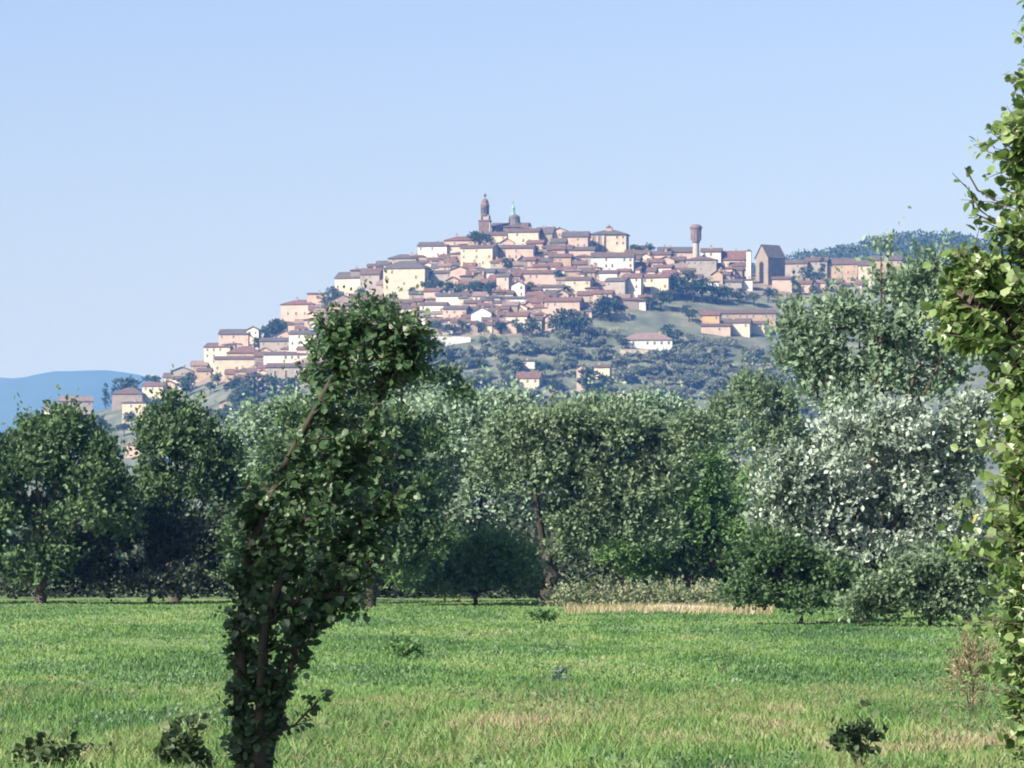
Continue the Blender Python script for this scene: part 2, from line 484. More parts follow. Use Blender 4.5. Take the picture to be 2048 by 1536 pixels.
G_MID = leaf_mat('leaf_mid_green', [(0.0, (0.041, 0.098, 0.035)), (0.5, (0.100, 0.198, 0.066)), (1.0, (0.177, 0.292, 0.106))], trans=0.36)
G_DARK = leaf_mat('leaf_dark_green', [(0.0, (0.020, 0.040, 0.018)), (0.5, (0.042, 0.075, 0.030)), (1.0, (0.085, 0.125, 0.048))])
G_FOREST = leaf_mat('leaf_forest_green', [(0.0, (0.028, 0.062, 0.027)), (0.5, (0.067, 0.128, 0.051)), (1.0, (0.133, 0.209, 0.091))], trans=0.34)
G_SHADE = leaf_mat('leaf_shade_dark', [(0.0, (0.010, 0.018, 0.012)), (0.6, (0.020, 0.034, 0.018)), (1.0, (0.045, 0.065, 0.030))], trans=0.1)  # near-black leaf colour stands in for the shade under the trees
G_GREY = leaf_mat('leaf_grey_green', [(0.0, (0.112, 0.182, 0.118)), (0.5, (0.205, 0.302, 0.199)), (1.0, (0.346, 0.458, 0.325))], trans=0.32)
G_OLIVE = leaf_mat('leaf_olive_brown', [(0.0, (0.074, 0.117, 0.068)), (0.5, (0.140, 0.213, 0.116)), (1.0, (0.246, 0.321, 0.200))], trans=0.34)
G_PALE = leaf_mat('leaf_pale_green', [(0.0, (0.092, 0.158, 0.091)), (0.5, (0.184, 0.272, 0.174)), (1.0, (0.337, 0.429, 0.321))], trans=0.36)
G_SILVER = leaf_mat('leaf_silver', [(0.0, (0.085, 0.135, 0.085)), (0.4, (0.185, 0.255, 0.185)), (0.75, (0.32, 0.395, 0.335)), (1.0, (0.50, 0.57, 0.53))], trans=0.25, rough=0.42, spec=0.5)
G_POPLAR = leaf_mat('leaf_poplar', [(0.0, (0.032, 0.075, 0.018)), (0.3, (0.085, 0.155, 0.040)), (0.65, (0.175, 0.265, 0.085)), (0.93, (0.32, 0.40, 0.20)), (1.0, (0.42, 0.34, 0.10))], trans=0.38, rough=0.38, spec=0.5)
G_SAP = leaf_mat('leaf_sapling', [(0.0, (0.022, 0.050, 0.021)), (0.5, (0.046, 0.098, 0.040)), (0.97, (0.100, 0.170, 0.075)), (1.0, (0.20, 0.20, 0.10))], trans=0.28, rough=0.45, spec=0.45)
G_HILL = leaf_mat('leaf_hill_dark', [(0.0, (0.018, 0.038, 0.022)), (0.5, (0.040, 0.066, 0.034)), (1.0, (0.080, 0.105, 0.055))], obj_random=0.4)
G_OLV = leaf_mat('leaf_hill_olive', [(0.0, (0.091, 0.120, 0.089)), (0.5, (0.163, 0.192, 0.142)), (1.0, (0.260, 0.280, 0.216))], obj_random=0.4, trans=0.32)

# ------------------------------------------------------------------ the hill town
RNG = random.Random(11)
def window_mesh(name, ring, pane, mull):
    b = MB(); f, y0, y1 = 0.14, -0.07, -0.015
    o = [(-.5, 0), (.5, 0), (.5, 1), (-.5, 1)]; i = [(-.5 + f, f * .7), (.5 - f, f * .7), (.5 - f, 1 - f * .7), (-.5 + f, 1 - f * .7)]
    vs = [(x, y0, z) for x, z in o] + [(x, y0, z) for x, z in i] + [(x, y1, z) for x, z in i] + [(x, 0.0, z) for x, z in o]
    fs = []
    for k in range(4):
        n = (k + 1) % 4
        fs += [(k, n, 4 + n, 4 + k), (4 + k, 4 + n, 8 + n, 8 + k), (12 + k, 12 + n, n, k)]
    b.add(vs, fs, 0); b.add([(x, y1, z) for x, z in i], [(0, 1, 2, 3)], 1)
    if mull: b.box(-.03, .03, y0 + .01, y1 - .005, f * .7, 1 - f * .7, 0)
    return b.mesh(name, [ring, pane])
WIN = [window_mesh('window_glazed', SURROUND, GLASS, True), window_mesh('window_shuttered', SURROUND, SHUT, True), window_mesh('window_green_shutters', SURROUND, SHUTG, True)]
DOOR_ME = window_mesh('door', SURROUND, DOORM, False)
def chimney_mesh():
    b = MB(); b.box(-.4, .4, -.3, .3, -1.2, 1.0, 0); b.box(-.52, .52, -.42, .42, 1.0, 1.15, 0); b.box(-.3, .3, -.2, .2, 1.15, 1.4, 1)
    return b.mesh('chimney', [WALLM['tn'], ROOFM['r']])
CHIM = chimney_mesh()

def gabled(wall, roof, x0, x1, y0, y1, z0, h, rise, kind, ov=0.5):
    """walls of a block and its roof"""
    wall.box(x0, x1, y0, y1, z0, h)
    xm, ym = (x0 + x1) / 2, (y0 + y1) / 2; th = 0.22
    X0, X1, Y0, Y1 = x0 - ov, x1 + ov, y0 - ov, y1 + ov
    if kind == 'side':
        wall.add([(x0, y0, h), (x0, y1, h), (x0, ym, h + rise), (x1, y0, h), (x1, y1, h), (x1, ym, h + rise)], [(0, 2, 1), (3, 4, 5)])
        k = rise / (ym - y0); e = h - ov * k + 0.06; t = h + rise + 0.06
        roof.add([(X0, Y0, e), (X1, Y0, e), (X1, ym, t), (X0, ym, t), (X1, Y1, e), (X0, Y1, e),
                  (X0, Y0, e + th), (X1, Y0, e + th), (X1, ym, t + th), (X0, ym, t + th), (X1, Y1, e + th), (X0, Y1, e + th)],
                 [(6, 7, 8, 9), (9, 8, 10, 11), (0, 1, 7, 6), (4, 5, 11, 10), (0, 6, 9, 3), (3, 9, 11, 5), (1, 2, 8, 7), (2, 4, 10, 8), (0, 3, 2, 1), (3, 5, 4, 2)])
    elif kind == 'front':
        wall.add([(x0, y0, h), (x1, y0, h), (xm, y0, h + rise), (x0, y1, h), (x1, y1, h), (xm, y1, h + rise)], [(0, 1, 2), (3, 5, 4)])
        k = rise / (xm - x0); e = h - ov * k + 0.06; t = h + rise + 0.06
        roof.add([(X0, Y0, e), (X0, Y1, e), (xm, Y1, t), (xm, Y0, t), (X1, Y1, e), (X1, Y0, e),
                  (X0, Y0, e + th), (X0, Y1, e + th), (xm, Y1, t + th), (xm, Y0, t + th), (X1, Y1, e + th), (X1, Y0, e + th)],
                 [(6, 9, 8, 7), (9, 11, 10, 8), (0, 6, 7, 1), (4, 10, 11, 5), (0, 3, 9, 6), (3, 5, 11, 9), (1, 7, 8, 2), (2, 8, 10, 4), (0, 1, 2, 3), (3, 2, 4, 5)])
    elif kind == 'hip':
        e = h; t = h + rise
        if (X1 - X0) >= (Y1 - Y0):
            q = (Y1 - Y0) / 2; r0, r1 = (X0 + q, ym, t), (X1 - q, ym, t)
            fs = [(4, 5, 9, 8), (5, 6, 9), (6, 7, 8, 9), (7, 4, 8)]
        else:
            q = (X1 - X0) / 2; r0, r1 = (xm, Y0 + q, t), (xm, Y1 - q, t)
            fs = [(4, 5, 8), (5, 6, 9, 8), (6, 7, 9), (7, 4, 8, 9)]
        c = [(X0, Y0), (X1, Y0), (X1, Y1), (X0, Y1)]
        roof.add([(x, y, e + 0.004) for x, y in c] + [(x, y, e + th) for x, y in c] + [r0, r1],
                 [(0, 3, 2, 1), (0, 1, 5, 4), (1, 2, 6, 5), (2, 3, 7, 6), (3, 0, 4, 7)] + fs)
    elif kind == 'shed':
        roof.add([(X0, Y0, h + .01), (X1, Y0, h + .01), (X1, Y1, h + rise), (X0, Y1, h + rise), (X0, Y0, h + th), (X1, Y0, h + th), (X1, Y1, h + rise + th), (X0, Y1, h + rise + th)],
                 [(0, 3, 2, 1), (4, 5, 6, 7), (0, 1, 5, 4), (1, 2, 6, 5), (2, 3, 7, 6), (3, 0, 4, 7)])
        wall.add([(x0, y0, h), (x0, y1, h), (x0, y1, h + rise), (x1, y0, h), (x1, y1, h), (x1, y1, h + rise)], [(0, 2, 1), (3, 4, 5), (1, 2, 5, 4)])
    else:   # flat
        roof.box(X0 + .3, X1 - .3, Y0 + .3, Y1 - .3, h + .003, h + 0.35)

def put_windows(root, w, d, h, rnd, side, dens=0.75, door=True):
    ns = max(1, int((h - 0.3) // 2.9)); nc = max(1, int(w // 2.9))
    me = rnd.choice(WIN)
    for s in range(ns):
        for c in range(nc):
            if rnd.random() > dens: continue
            o = link(bpy.data.objects.new('window', me), root)
            o.location = (-w / 2 + (c + 0.5) * w / nc, 0, h - (s + 1) * 2.9 + 0.75)
            o.scale = (rnd.uniform(0.95, 1.2), 1, rnd.uniform(1.45, 1.75))
    nc = max(1, int(d // 4.0))
    for s in range(ns):
        for c in range(nc):
            if rnd.random() > dens * 0.7: continue
            o = link(bpy.data.objects.new('window', me), root)
            o.location = (side * w / 2, (c + 0.5) * d / nc, h - (s + 1) * 2.9 + 0.75)
            o.rotation_euler = (0, 0, side * math.pi / 2); o.scale = (1.0, 1, 1.5)

OCC = []
def house(x0, x1, ye, yb, kind, rh, wc, rc, yaw, label, depth=None, dens=0.4, windows=None, cat='house', name=None, group='houses of the hill town', occ=True):
    rnd = random.Random(int(x0 * 7 + ye * 13))
    x0, x1 = x0 - 0.05 * (x1 - x0), x1 + 0.05 * (x1 - x0)
    px = (x0 + x1) / 2
    P = hill_hit(px, yb)
    sc = F / P.y
    ya = math.radians(yaw)
    d = depth or max(6.0, min(12.0, (x1 - x0) / sc * rnd.uniform(0.65, 0.95)))
    w = max(3.0, ((x1 - x0) / sc - abs(math.sin(ya)) * d * 0.0) / math.cos(ya))
    z_e = at(px, ye, P.y).z
    h = max(3.0, z_e - P.z)
    # the front stands on the lowest ground along its foot
    root = empty(name or 'house', P, ya)
    wall, roof = MB(), MB()
    gabled(wall, roof, -w / 2, w / 2, 0, d, -6.0, h, rh / sc, kind)
    wo = wall.build('wall', WALLM[wc], root)
    ro = roof.build('roof', ROOFM[rc], root)
    if kind != 'flat' and rnd.random() < 0.75:
        for _ in range(rnd.choice((1, 1, 2))):
            c = link(bpy.data.objects.new('chimney', CHIM), ro)
            c.location = (rnd.uniform(-.36, .36) * w, d * rnd.uniform(0.4, 0.7), h + rh / sc * rnd.uniform(0.7, 0.95)); s = rnd.uniform(0.8, 1.25); c.scale = (s, s, s)
    if windows is None: put_windows(root, w, d, h, rnd, 1 if yaw < 0 else (-1 if yaw > 18 else 1), dens)
    else:
        for (wx, wy, ww, wh, isdoor) in windows:
            o = link(bpy.data.objects.new('door' if isdoor else 'window', DOOR_ME if isdoor else WIN[0]), root)
            o.location = ((wx - px) / sc, 0, at(wx, wy + wh / 2, P.y).z - P.z); o.scale = (ww / sc, 1, wh / sc)
    tag(root, label, cat, group)
    if occ: OCC.append((x0, x1, ye - rh * 0.6, yb, label, P, w, d))
    return root

H = [
 # left spur, running down towards the mountain
 (89, 116, 818, 842, 'side', 6, 'wh', 'p', -8, 'small white house at the bottom end of the spur'),
 (121, 182, 802, 822, 'side', 9, 'gr', 'p', 6, 'grey house with pale roof above the lowest white one'),
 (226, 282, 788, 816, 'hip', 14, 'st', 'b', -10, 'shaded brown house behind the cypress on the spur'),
 (286, 324, 772, 802, 'side', 7, 'yl', 'r', -14, 'cream yellow house below the umbrella pine'),
 (326, 349, 768, 790, 'front', 6, 'pk', 'r', -8, 'narrow pinkish house right of the umbrella pine'),
 (345, 384, 742, 762, 'front', 8, 'gr', 'b', 0, 'grey gabled house on the spur skyline beyond the pine'),
 (346, 392, 758, 776, 'side', 6, 'wh', 'b', -10, 'long low white house on the spur'),
 (246, 290, 806, 846, 'shed', 4, 'cr', 'b', -12, 'cream house with sloping roof under the yellow one'),
 (252, 278, 889, 916, 'side', 6, 'pk', 'p', -8, 'pinkish cottage among trees at the hill foot'),
 (440, 458, 806, 828, 'front', 5, 'pk', 'r', 0, 'tiny pink cottage among trees below the spur'),
 (410, 458, 694, 742, 'side', 9, 'yl', 'b', -16, 'tall bright cream house at the spur corner'),
 (456, 516, 706, 730, 'hip', 15, 'tn', 'r', -8, 'house with big reddish roof on the spur'),
 (432, 516, 718, 746, 'side', 6, 'cr', 'b', -4, 'wide cream house below the big reddish roof'),
 (440, 494, 668, 690, 'side', 10, 'pk', 'g', -6, 'pink house with dark roof on the spur skyline'),
 (494, 516, 660, 690, 'front', 6, 'wh', 'b', -10, 'narrow whitish gabled house left of the dark trees'),
 (522, 576, 682, 706, 'side', 7, 'gr', 'g', -6, 'grey house under the dark trees of the spur'),
 (580, 630, 668, 704, 'side', 8, 'wh', 'g', -12, 'white cube house just left of the young tree top'),
 (532, 636, 709, 727, 'side', 6, 'wh', 'b', -3, 'long low white building with brown eaves'),
 (538, 638, 734, 768, 'side', 8, 'gr', 'b', -3, 'long grey building with tall dark openings'),
 (395, 420, 742, 760, 'side', 6, 'tn', 'b', -6, 'small tan house at the foot of the bright corner house'),
 (564, 625, 609, 650, 'hip', 11, 'pk', 'r', -14, 'pale pink villa with a window over a door'),
 (616, 652, 588, 606, 'shed', 4, 'pk', 'r', -6, 'low pink house behind the pale pink villa'),
 (672, 725, 556, 600, 'side', 13, 'yl', 'g', -20, 'bright cream house alone on the left skyline'),
 (722, 757, 548, 596, 'side', 12, 'gr', 'b', -12, 'grey shade-coloured house beside the bright cream skyline house'),  # grey wall stands for the shaded right side of the cream house
 (770, 846, 537, 604, 'hip', 17, 'cr', 'g', -14, 'big square cream palazzo at the left of the town'),
 (779, 830, 517, 534, 'hip', 10, 'gr', 'g', -8, 'low grey house behind the big square palazzo'),
 # crest left of the church
 (838, 891, 492, 524, 'side', 9, 'wh', 'g', -10, 'white house with dark roof on the crest'),
 (888, 920, 492, 512, 'side', 5, 'cr', 'b', -8, 'beige house right of the white crest house'),
 (892, 953, 481, 494, 'hip', 10, 'pk', 'r', -6, 'long pinkish house with red roof on the crest'),
 (924, 982, 496, 540, 'side', 7, 'cr', 'b', -18, 'tall cream house below the bell tower'),
 (982, 1012, 496, 528, 'side', 6, 'st', 'g', -20, 'dark shade-coloured house tucked below the church'),  # dark wall stands for the shaded right side of the tall cream house
 (968, 1012, 470, 495, 'side', 7, 'cr', 'b', -10, 'beige house at the foot of the bell tower'),
 (1019, 1074, 464, 494, 'side', 8, 'yl', 'b', -10, 'sunny cream house directly under the dome'),
 (1072, 1103, 466, 486, 'side', 12, 'st', 'g', -22, 'dark roofed house right of the sunny cream one'),
 (1077, 1106, 485, 501, 'shed', 3, 'wh', 'p', -8, 'small brilliant white house near the summit'),
 (1101, 1137, 464, 488, 'front', 8, 'pk', 'b', -8, 'pink gabled house on the crest'),
 (1126, 1173, 473, 502, 'side', 11, 'pk', 'g', -8, 'pink house with grey roof left of the palace'),
 (1014, 1064, 496, 528, 'side', 7, 'pk', 'b', -8, 'pinkish white house two tiers below the dome'),
 (1064, 1108, 509, 524, 'side', 6, 'cr', 'b', -6, 'low cream house with brown roof under the white one'),
 (1100, 1140, 514, 538, 'side', 7, 'tn', 'r', -6, 'tan house left of the long white building'),
 (1186, 1263, 514, 546, 'side', 10, 'bl', 'b', -5, 'long white building below the palace'),
 (1140, 1186, 500, 520, 'side', 7, 'pk', 'g', -6, 'pink row house under the palace corner'),
 (1262, 1284, 497, 512, 'side', 6, 'gr', 'b', -6, 'small grey house on the crest right of the palace'),
 (1281, 1300, 513, 531, 'front', 6, 'yl', 'b', -8, 'narrow cream house right of the long white building'),
 (1302, 1338, 509, 528, 'side', 7, 'pk', 'b', -10, 'pale pink house left of the funnel tower'),
 (1319, 1388, 504, 524, 'side', 11, 'pk', 'g', -4, 'long pinkish house with dark roof beside the funnel tower'),
 (1297, 1340, 535, 551, 'side', 6, 'wh', 'r', -10, 'white house above the big cream block'),
 (1286, 1334, 555, 597, 'side', 8, 'yl', 'r', -16, 'big sunlit cream block above the gardens'),
 (1248, 1280, 555, 602, 'side', 8, 'wh', 'r', -14, 'tall pale house left of the big cream block'),
 (1262, 1290, 603, 622, 'shed', 4, 'wh', 'b', -8, 'low whitish house at the lower town edge'),
 (1213, 1248, 562, 602, 'side', 7, 'gr', 'g', -20, 'grey plaster house left of the tall pale house'),  # plain grey walls under a grey roof
 (1114, 1147, 540, 558, 'side', 7, 'cr', 'r', -10, 'cream house with reddish roof at the town centre'),
 (1133, 1178, 560, 594, 'side', 7, 'cr', 'b', -12, 'bright cream house in the middle of the town'),
 (1034, 1112, 547, 570, 'side', 8, 'pk', 'r', -5, 'wide pinkish house with red brown roof'),
 (1077, 1124, 575, 594, 'side', 6, 'wh', 'b', -8, 'low white house below the wide pinkish house'),
 (1024, 1048, 570, 600, 'front', 7, 'wh', 'b', -12, 'narrow white gabled house at the town centre'),
 (1004, 1070, 597, 613, 'side', 5, 'bl', 'g', -4, 'long low white terrace at the lower town'),
 (1092, 1156, 603, 634, 'side', 9, 'pk', 'r', -10, 'broad pink house above the dark tree clump'),
 (1188, 1222, 587, 616, 'side', 7, 'pk', 'r', -12, 'small pink house above the blue-green trees'),
 (1156, 1188, 590, 612, 'side', 8, 'tn', 'r', -8, 'tan house between the two pink ones'),
 (1190, 1232, 546, 566, 'side', 6, 'wh', 'b', -8, 'whitish house right below the long white building'),
 (1091, 1109, 634, 664, 'front', 6, 'pk', 'b', -6, 'narrow tower-like pinkish house at the town foot'),
 # left centre
 (864, 902, 546, 573, 'side', 6, 'gr', 'g', -10, 'grey house right of the big square palazzo'),
 (902, 935, 540, 567, 'front', 7, 'pk', 'b', -6, 'pinkish white gabled house above the gardens'),
 (934, 954, 547, 568, 'side', 7, 'st', 'r', -6, 'brown stone house between two pale ones'),
 (954, 986, 545, 568, 'side', 7, 'wh', 'g', -10, 'greyish white house above the teal gardens'),
 (964, 1034, 545, 560, 'side', 9, 'pk', 'g', -4, 'house with long dark roof over the gardens'),
 (994, 1016, 553, 592, 'side', 6, 'pk', 'g', -18, 'tall narrow greyish pink house right of the gardens'),
 (820, 862, 588, 606, 'side', 7, 'gr', 'g', -6, 'grey house under the square palazzo'),
 (874, 918, 592, 612, 'side', 7, 'wh', 'g', -8, 'whitish house below the teal gardens'),
 (842, 888, 610, 630, 'side', 6, 'wh', 'b', -10, 'white house right of the young tree top'),
 (888, 930, 618, 648, 'side', 7, 'pk', 'g', -12, 'pale pink house at the lower left of the town'),
 (845, 881, 635, 648, 'shed', 3, 'wh', 'b', -6, 'low white shed-roofed house beside the young tree'),
 (944, 981, 626, 656, 'front', 11, 'bl', 'g', -8, 'bluish white gabled house at the lower town'),
 (992, 1016, 618, 634, 'side', 6, 'or', 'r', -8, 'little orange house in the lower town'),
 (1014, 1052, 632, 658, 'side', 8, 'yl', 'r', -14, 'cream house beside the little orange one'),
 (930, 960, 606, 624, 'side', 6, 'tn', 'b', -6, 'tan house above the bluish white gable'),
 (1052, 1082, 640, 662, 'side', 7, 'gr', 'b', -10, 'grey house at the foot of the lower town'),
 # right part
 (1374, 1430, 520, 552, 'hip', 9, 'gr', 'b', -6, 'grey house under the funnel tower'),
 (1426, 1486, 519, 540, 'side', 18, 'cr', 'r', -8, 'cream house with tall red brown roof'),
 (1404, 1440, 503, 520, 'side', 7, 'wh', 'b', -8, 'small pale house right of the funnel tower'),
 (1412, 1436, 564, 586, 'shed', 3, 'bl', 'g', -6, 'small bluish white house among the dark trees'),
 (1484, 1504, 560, 581, 'shed', 3, 'wh', 'b', -6, 'small white house at the foot of the dark gabled hall'),
 (1452, 1482, 563, 580, 'side', 5, 'gr', 'g', -4, 'low grey house left of the dark gabled hall'),
 (1566, 1612, 527, 560, 'side', 7, 'gr', 'b', -16, 'grey house right of the dark gabled hall'),
 (1546, 1582, 558, 584, 'side', 5, 'pk', 'b', -6, 'greyish pink house below the retaining edge'),
 (1655, 1712, 528, 570, 'side', 12, 'tn', 'b', -10, 'beige house behind the tall pale tree'),
 (1718, 1742, 530, 584, 'side', 9, 'cr', 'b', -10, 'narrow cream house behind the tall pale tree'),
 (1612, 1652, 522, 550, 'side', 8, 'gr', 'b', -8, 'grey house with brown roof at the right end'),
 (1748, 1800, 520, 560, 'side', 10, 'tn', 'g', -8, 'tan house glimpsed through the tall pale tree'),
 # farms on the slope
 (1403, 1437, 630, 650, 'side', 7, 'or', 'r', -8, 'orange farmhouse at the end of the long roof'),
 (1405, 1458, 652, 671, 'side', 5, 'pk', 'b', -4, 'low pinkish farm building on the slope'),
 (1452, 1497, 645, 671, 'side', 8, 'yl', 'b', -10, 'sunny cream farmhouse on the slope'),
 (1498, 1528, 648, 670, 'side', 6, 'cr', 'b', -8, 'cream annex right of the sunny farmhouse'),
 (1392, 1544, 628, 640, 'side', 8, 'tn', 'b', -2, 'very long brown roofed barn behind the farmhouses'),
 (1250, 1340, 680, 700, 'hip', 16, 'bl', 'p', -4, 'wide farmhouse with pale mauve roof on the slope'),
 (1034, 1076, 756, 778, 'side', 12, 'yl', 'r', -12, 'cream cottage with dark red roof low on the slope'),
 (1043, 1068, 722, 740, 'shed', 3, 'wh', 'g', -8, 'small white cottage above the dark red roof'),
 (1126, 1148, 782, 797, 'front', 5, 'wh', 'b', -8, 'tiny white cottage low on the slope'),
 (1154, 1170, 735, 784, 'front', 5, 'pk', 'b', -6, 'thin tall pinkish house low on the slope'),
 (1190, 1218, 734, 764, 'side', 5, 'yl', 'b', -10, 'small cream house right of the thin tall one'),
 (1238, 1278, 786, 806, 'side', 5, 'wh', 'g', -16, 'white cottage lowest on the right of the slope'),
]
for e in H:
    win = None
    if e[0] == 564: win = [(592, 627, 5, 7, False), (594, 643, 7, 12, True), (575, 627, 4, 6, False), (610, 627, 4, 6, False)]
    if e[0] == 538: win = [(550, 750, 6, 22, True), (572, 750, 7, 24, True), (597, 744, 16, 8, False), (612, 748, 9, 24, True), (628, 746, 5, 8, False)]
    house(*e, windows=win)

# --- palace with cupola on its roof
P = hill_hit(1216, 500); sc = F / P.y
root = empty('palace', P, math.radians(-8))
wl, rf = MB(), MB(); hh = at(1216, 469, P.y).z - P.z
gabled(wl, rf, -9, 9, 0, 12, -6, hh, 2.6, 'hip', 0.8)
wl.build('wall', WALLM['cr'], root); ro = rf.build('roof', ROOFM['g'], root)
b = MB(); b.box(-1.5, 1.5, 4.5, 7.5, hh + 1.2, hh + 3.6); b.build('cupola', WALLM['tn'], ro)
b = MB(); b.lathe([(2.4, hh + 3.6), (1.4, hh + 4.3), (0.2, hh + 5.2)], 4, 0, 6, rot=math.pi / 4); b.build('cupola_roof', ROOFM['g'], ro)
b = MB(); b.box(-9.0, -1.2, -0.35, -0.003, -6, hh - 0.3); b.build('dark_wing', WALLM['st'], root)  # left half of the front faced in darker stone
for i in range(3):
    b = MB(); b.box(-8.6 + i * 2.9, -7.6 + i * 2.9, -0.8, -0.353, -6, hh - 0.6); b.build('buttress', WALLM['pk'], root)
put_windows(root, 18, 12, hh, random.Random(4), 1, 0.5)
tag(root, 'cream palace with grey hipped roof and cupola on the crest', 'palace')
OCC.append((1180, 1253, 455, 500, 'x', P, 18, 12))

# --- church with drum and copper lantern
P = hill_hit(1020, 490); P = Vector((P.x, YC + 14, 0)); P.z = hz(P.x, P.y); sc = F / P.y
root = empty('church', P, math.radians(-6))
zz = lambda py: at(1020, py, P.y).z - P.z
wl, rf = MB(), MB(); gabled(wl, rf, -9, 9, 0, 14, -5, zz(454), 2.4, 'side', 0.5)
wl.build('nave', BRICK_D, root); rf.build('roof', ROOFM['b'], root)
xo = (1026 - 1020) / sc
b = MB(); b.lathe([(4.6, zz(452)), (4.4, zz(446)), (3.0, zz(444)), (2.75, zz(434)), (2.9, zz(433)), (2.4, zz(430)), (1.5, zz(427.5))], 12, xo, 7, rot=0.2); dr = b.build('dome', LEAD, root)
xo2 = (1023.5 - 1020) / sc
b = MB(); b.lathe([(1.15, zz(428)), (1.1, zz(425)), (0.75, zz(423)), (0.75, zz(416)), (1.0, zz(415)), (0.75, zz(412)), (0.3, zz(409)), (0.12, zz(406))], 8, xo2, 7); b.build('lantern', COPPER, dr)
b = MB(); b.box(xo2 - .08, xo2 + .08, 6.92, 7.08, zz(406), zz(399)); b.box(xo2 - .45, xo2 + .45, 6.94, 7.06, zz(402.5), zz(401.6)); b.build('cross', LEAD, dr)
b = MB(); b.box(5.5, 9.3, -0.8, 6, zz(456), zz(447)); b.build('transept', BRICK_D, root)
for i in range(4):
    o = link(bpy.data.objects.new('window', WIN[0]), root); o.location = (-6.4 + i * 4.0, 0, zz(464)); o.scale = (1.2, 1, 2.4)
tag(root, 'dark church with stepped dome and green copper lantern on the summit', 'church')

# --- bell tower
P = Vector((at(970, 480, YC + 10).x, YC + 10, 0)); P.z = hz(P.x, P.y); sc = F / P.y
root = empty('bell_tower', P, math.radians(-10))
zz = lambda py: at(970, py, P.y).z - P.z
b = MB(); b.box(-2.7, 2.7, -2.7, 2.7, -5, zz(443)); b.box(-2.95, 2.95, -2.95, 2.95, zz(443), zz(440.5)); b.build('shaft', BRICK_D, root)
b = MB(); b.box(2.703, 3.1, -2.9, 0.6, -5, zz(446)); b.build('lit_wall_strip', WALLM['cr'], root)  # thin cream strip added; its pale colour stands for the adjoining sunlit wall
b = MB()
for sx in (-1, 1):
    for sy in (-1, 1): b.box(sx * 1.95 - .4, sx * 1.95 + .4, sy * 1.95 - .4, sy * 1.95 + .4, zz(440.5), zz(431))
b.box(-1.5, 1.5, -1.5, 1.5, zz(440.5), zz(431)); b.build('arcade', WALLM['gr'], root)
b = MB(); b.lathe([(2.35, zz(431)), (2.35, zz(429.5)), (2.1, zz(429)), (2.1, zz(413)), (2.35, zz(412.5)), (2.3, zz(411)), (1.95, zz(407)), (1.6, zz(401)), (1.0, zz(398)), (0.35, zz(396.5))], 8, rot=math.pi / 8); bf = b.build('belfry', BRICK_D, root)
for k in range(8):
    o = MB(); o.box(-.5, .5, -2.06, -1.93, zz(427), zz(415)); ob = o.build('bell_opening', GLASS, bf); ob.rotation_euler = (0, 0, k * math.pi / 4)
b = MB(); b.lathe([(0.3, zz(397)), (0.22, zz(393.5)), (0.75, zz(392.3)), (0.85, zz(390.5)), (0.6, zz(388.6)), (0.1, zz(387.5)), (0.06, zz(385))], 8); b.build('finial_ball', LEAD, bf)
tag(root, 'slender dark bell tower with rounded cap and ball finial', 'bell tower')

# --- funnel-shaped water tower
P = Vector((at(1392, 505, YC - 20).x, YC - 20, 0)); P.z = hz(P.x, P.y)
root = empty('water_tower', P)
zz = lambda py: at(1392, py, P.y).z - P.z
b = MB(); b.lathe([(1.7, -4), (1.5, zz(484))], 16); b.build('shaft', CONC, root)
b = MB(); b.lathe([(1.6, zz(486)), (2.0, zz(484)), (2.35, zz(470)), (2.75, zz(459)), (2.8, zz(457))], 20); b.build('tank', CONC_D, root)
for k in range(10):
    o = MB(); o.box(-.16, .16, -2.62, -2.3, zz(480), zz(458)); ob = o.build('rib', CONC_D, root); ob.rotation_euler = (math.radians(0), 0, k * math.pi / 5 + .1)
b = MB(); b.lathe([(3.05, zz(457.5)), (3.1, zz(455)), (2.7, zz(452)), (1.8, zz(449.5)), (0.4, zz(448.5))], 20); b.build('cap', BRICK_D, root)
tag(root, 'funnel-shaped water tower widening to a dark cap on the skyline', 'water tower')

# --- dark gabled hall at the right
P = hill_hit(1530, 566); sc = F / P.y
root = empty('gabled_hall', P, math.radians(-52))
hh = at(1520, 515, P.y).z - P.z
wl, rf = MB(), MB(); gabled(wl, rf, -4.6, 4.6, -2, 9, -8, hh, (515 - 490) / sc, 'front', 0.5)
wl.build('wall', WALLM['st'], root); rf.build('roof', ROOFM['g'], root)
for (x, z) in ((-2.2, hh * .3), (2.2, hh * .3), (0, hh * .78)):
    o = link(bpy.data.objects.new('window', WIN[1]), root); o.location = (x, -2, z); o.scale = (1.1, 1, 1.8)
tag(root, 'tall dark hall with a steep gable at the right of the town', 'hall')
OCC.append((1500, 1566, 488, 566, 'x', P, 12, 14))
P = hill_hit(1498, 566)
root = empty('slim_tower', P, math.radians(-12)); zt = at(1498, 503, P.y).z - P.z
b = MB(); b.box(-1.1, 1.1, -1.1, 1.1, -5, zt); b.build('shaft', WALLM['wh'], root)
b = MB(); b.lathe([(1.9, zt + .003), (1.8, zt + .25), (0.15, zt + 1.3)], 4, rot=math.pi / 4); b.build('roof', ROOFM['b'], root)
tag(root, 'slim white tower against the dark gabled hall', 'tower')
OCC.append((1490, 1504, 500, 566, 'x', P, 3, 3))

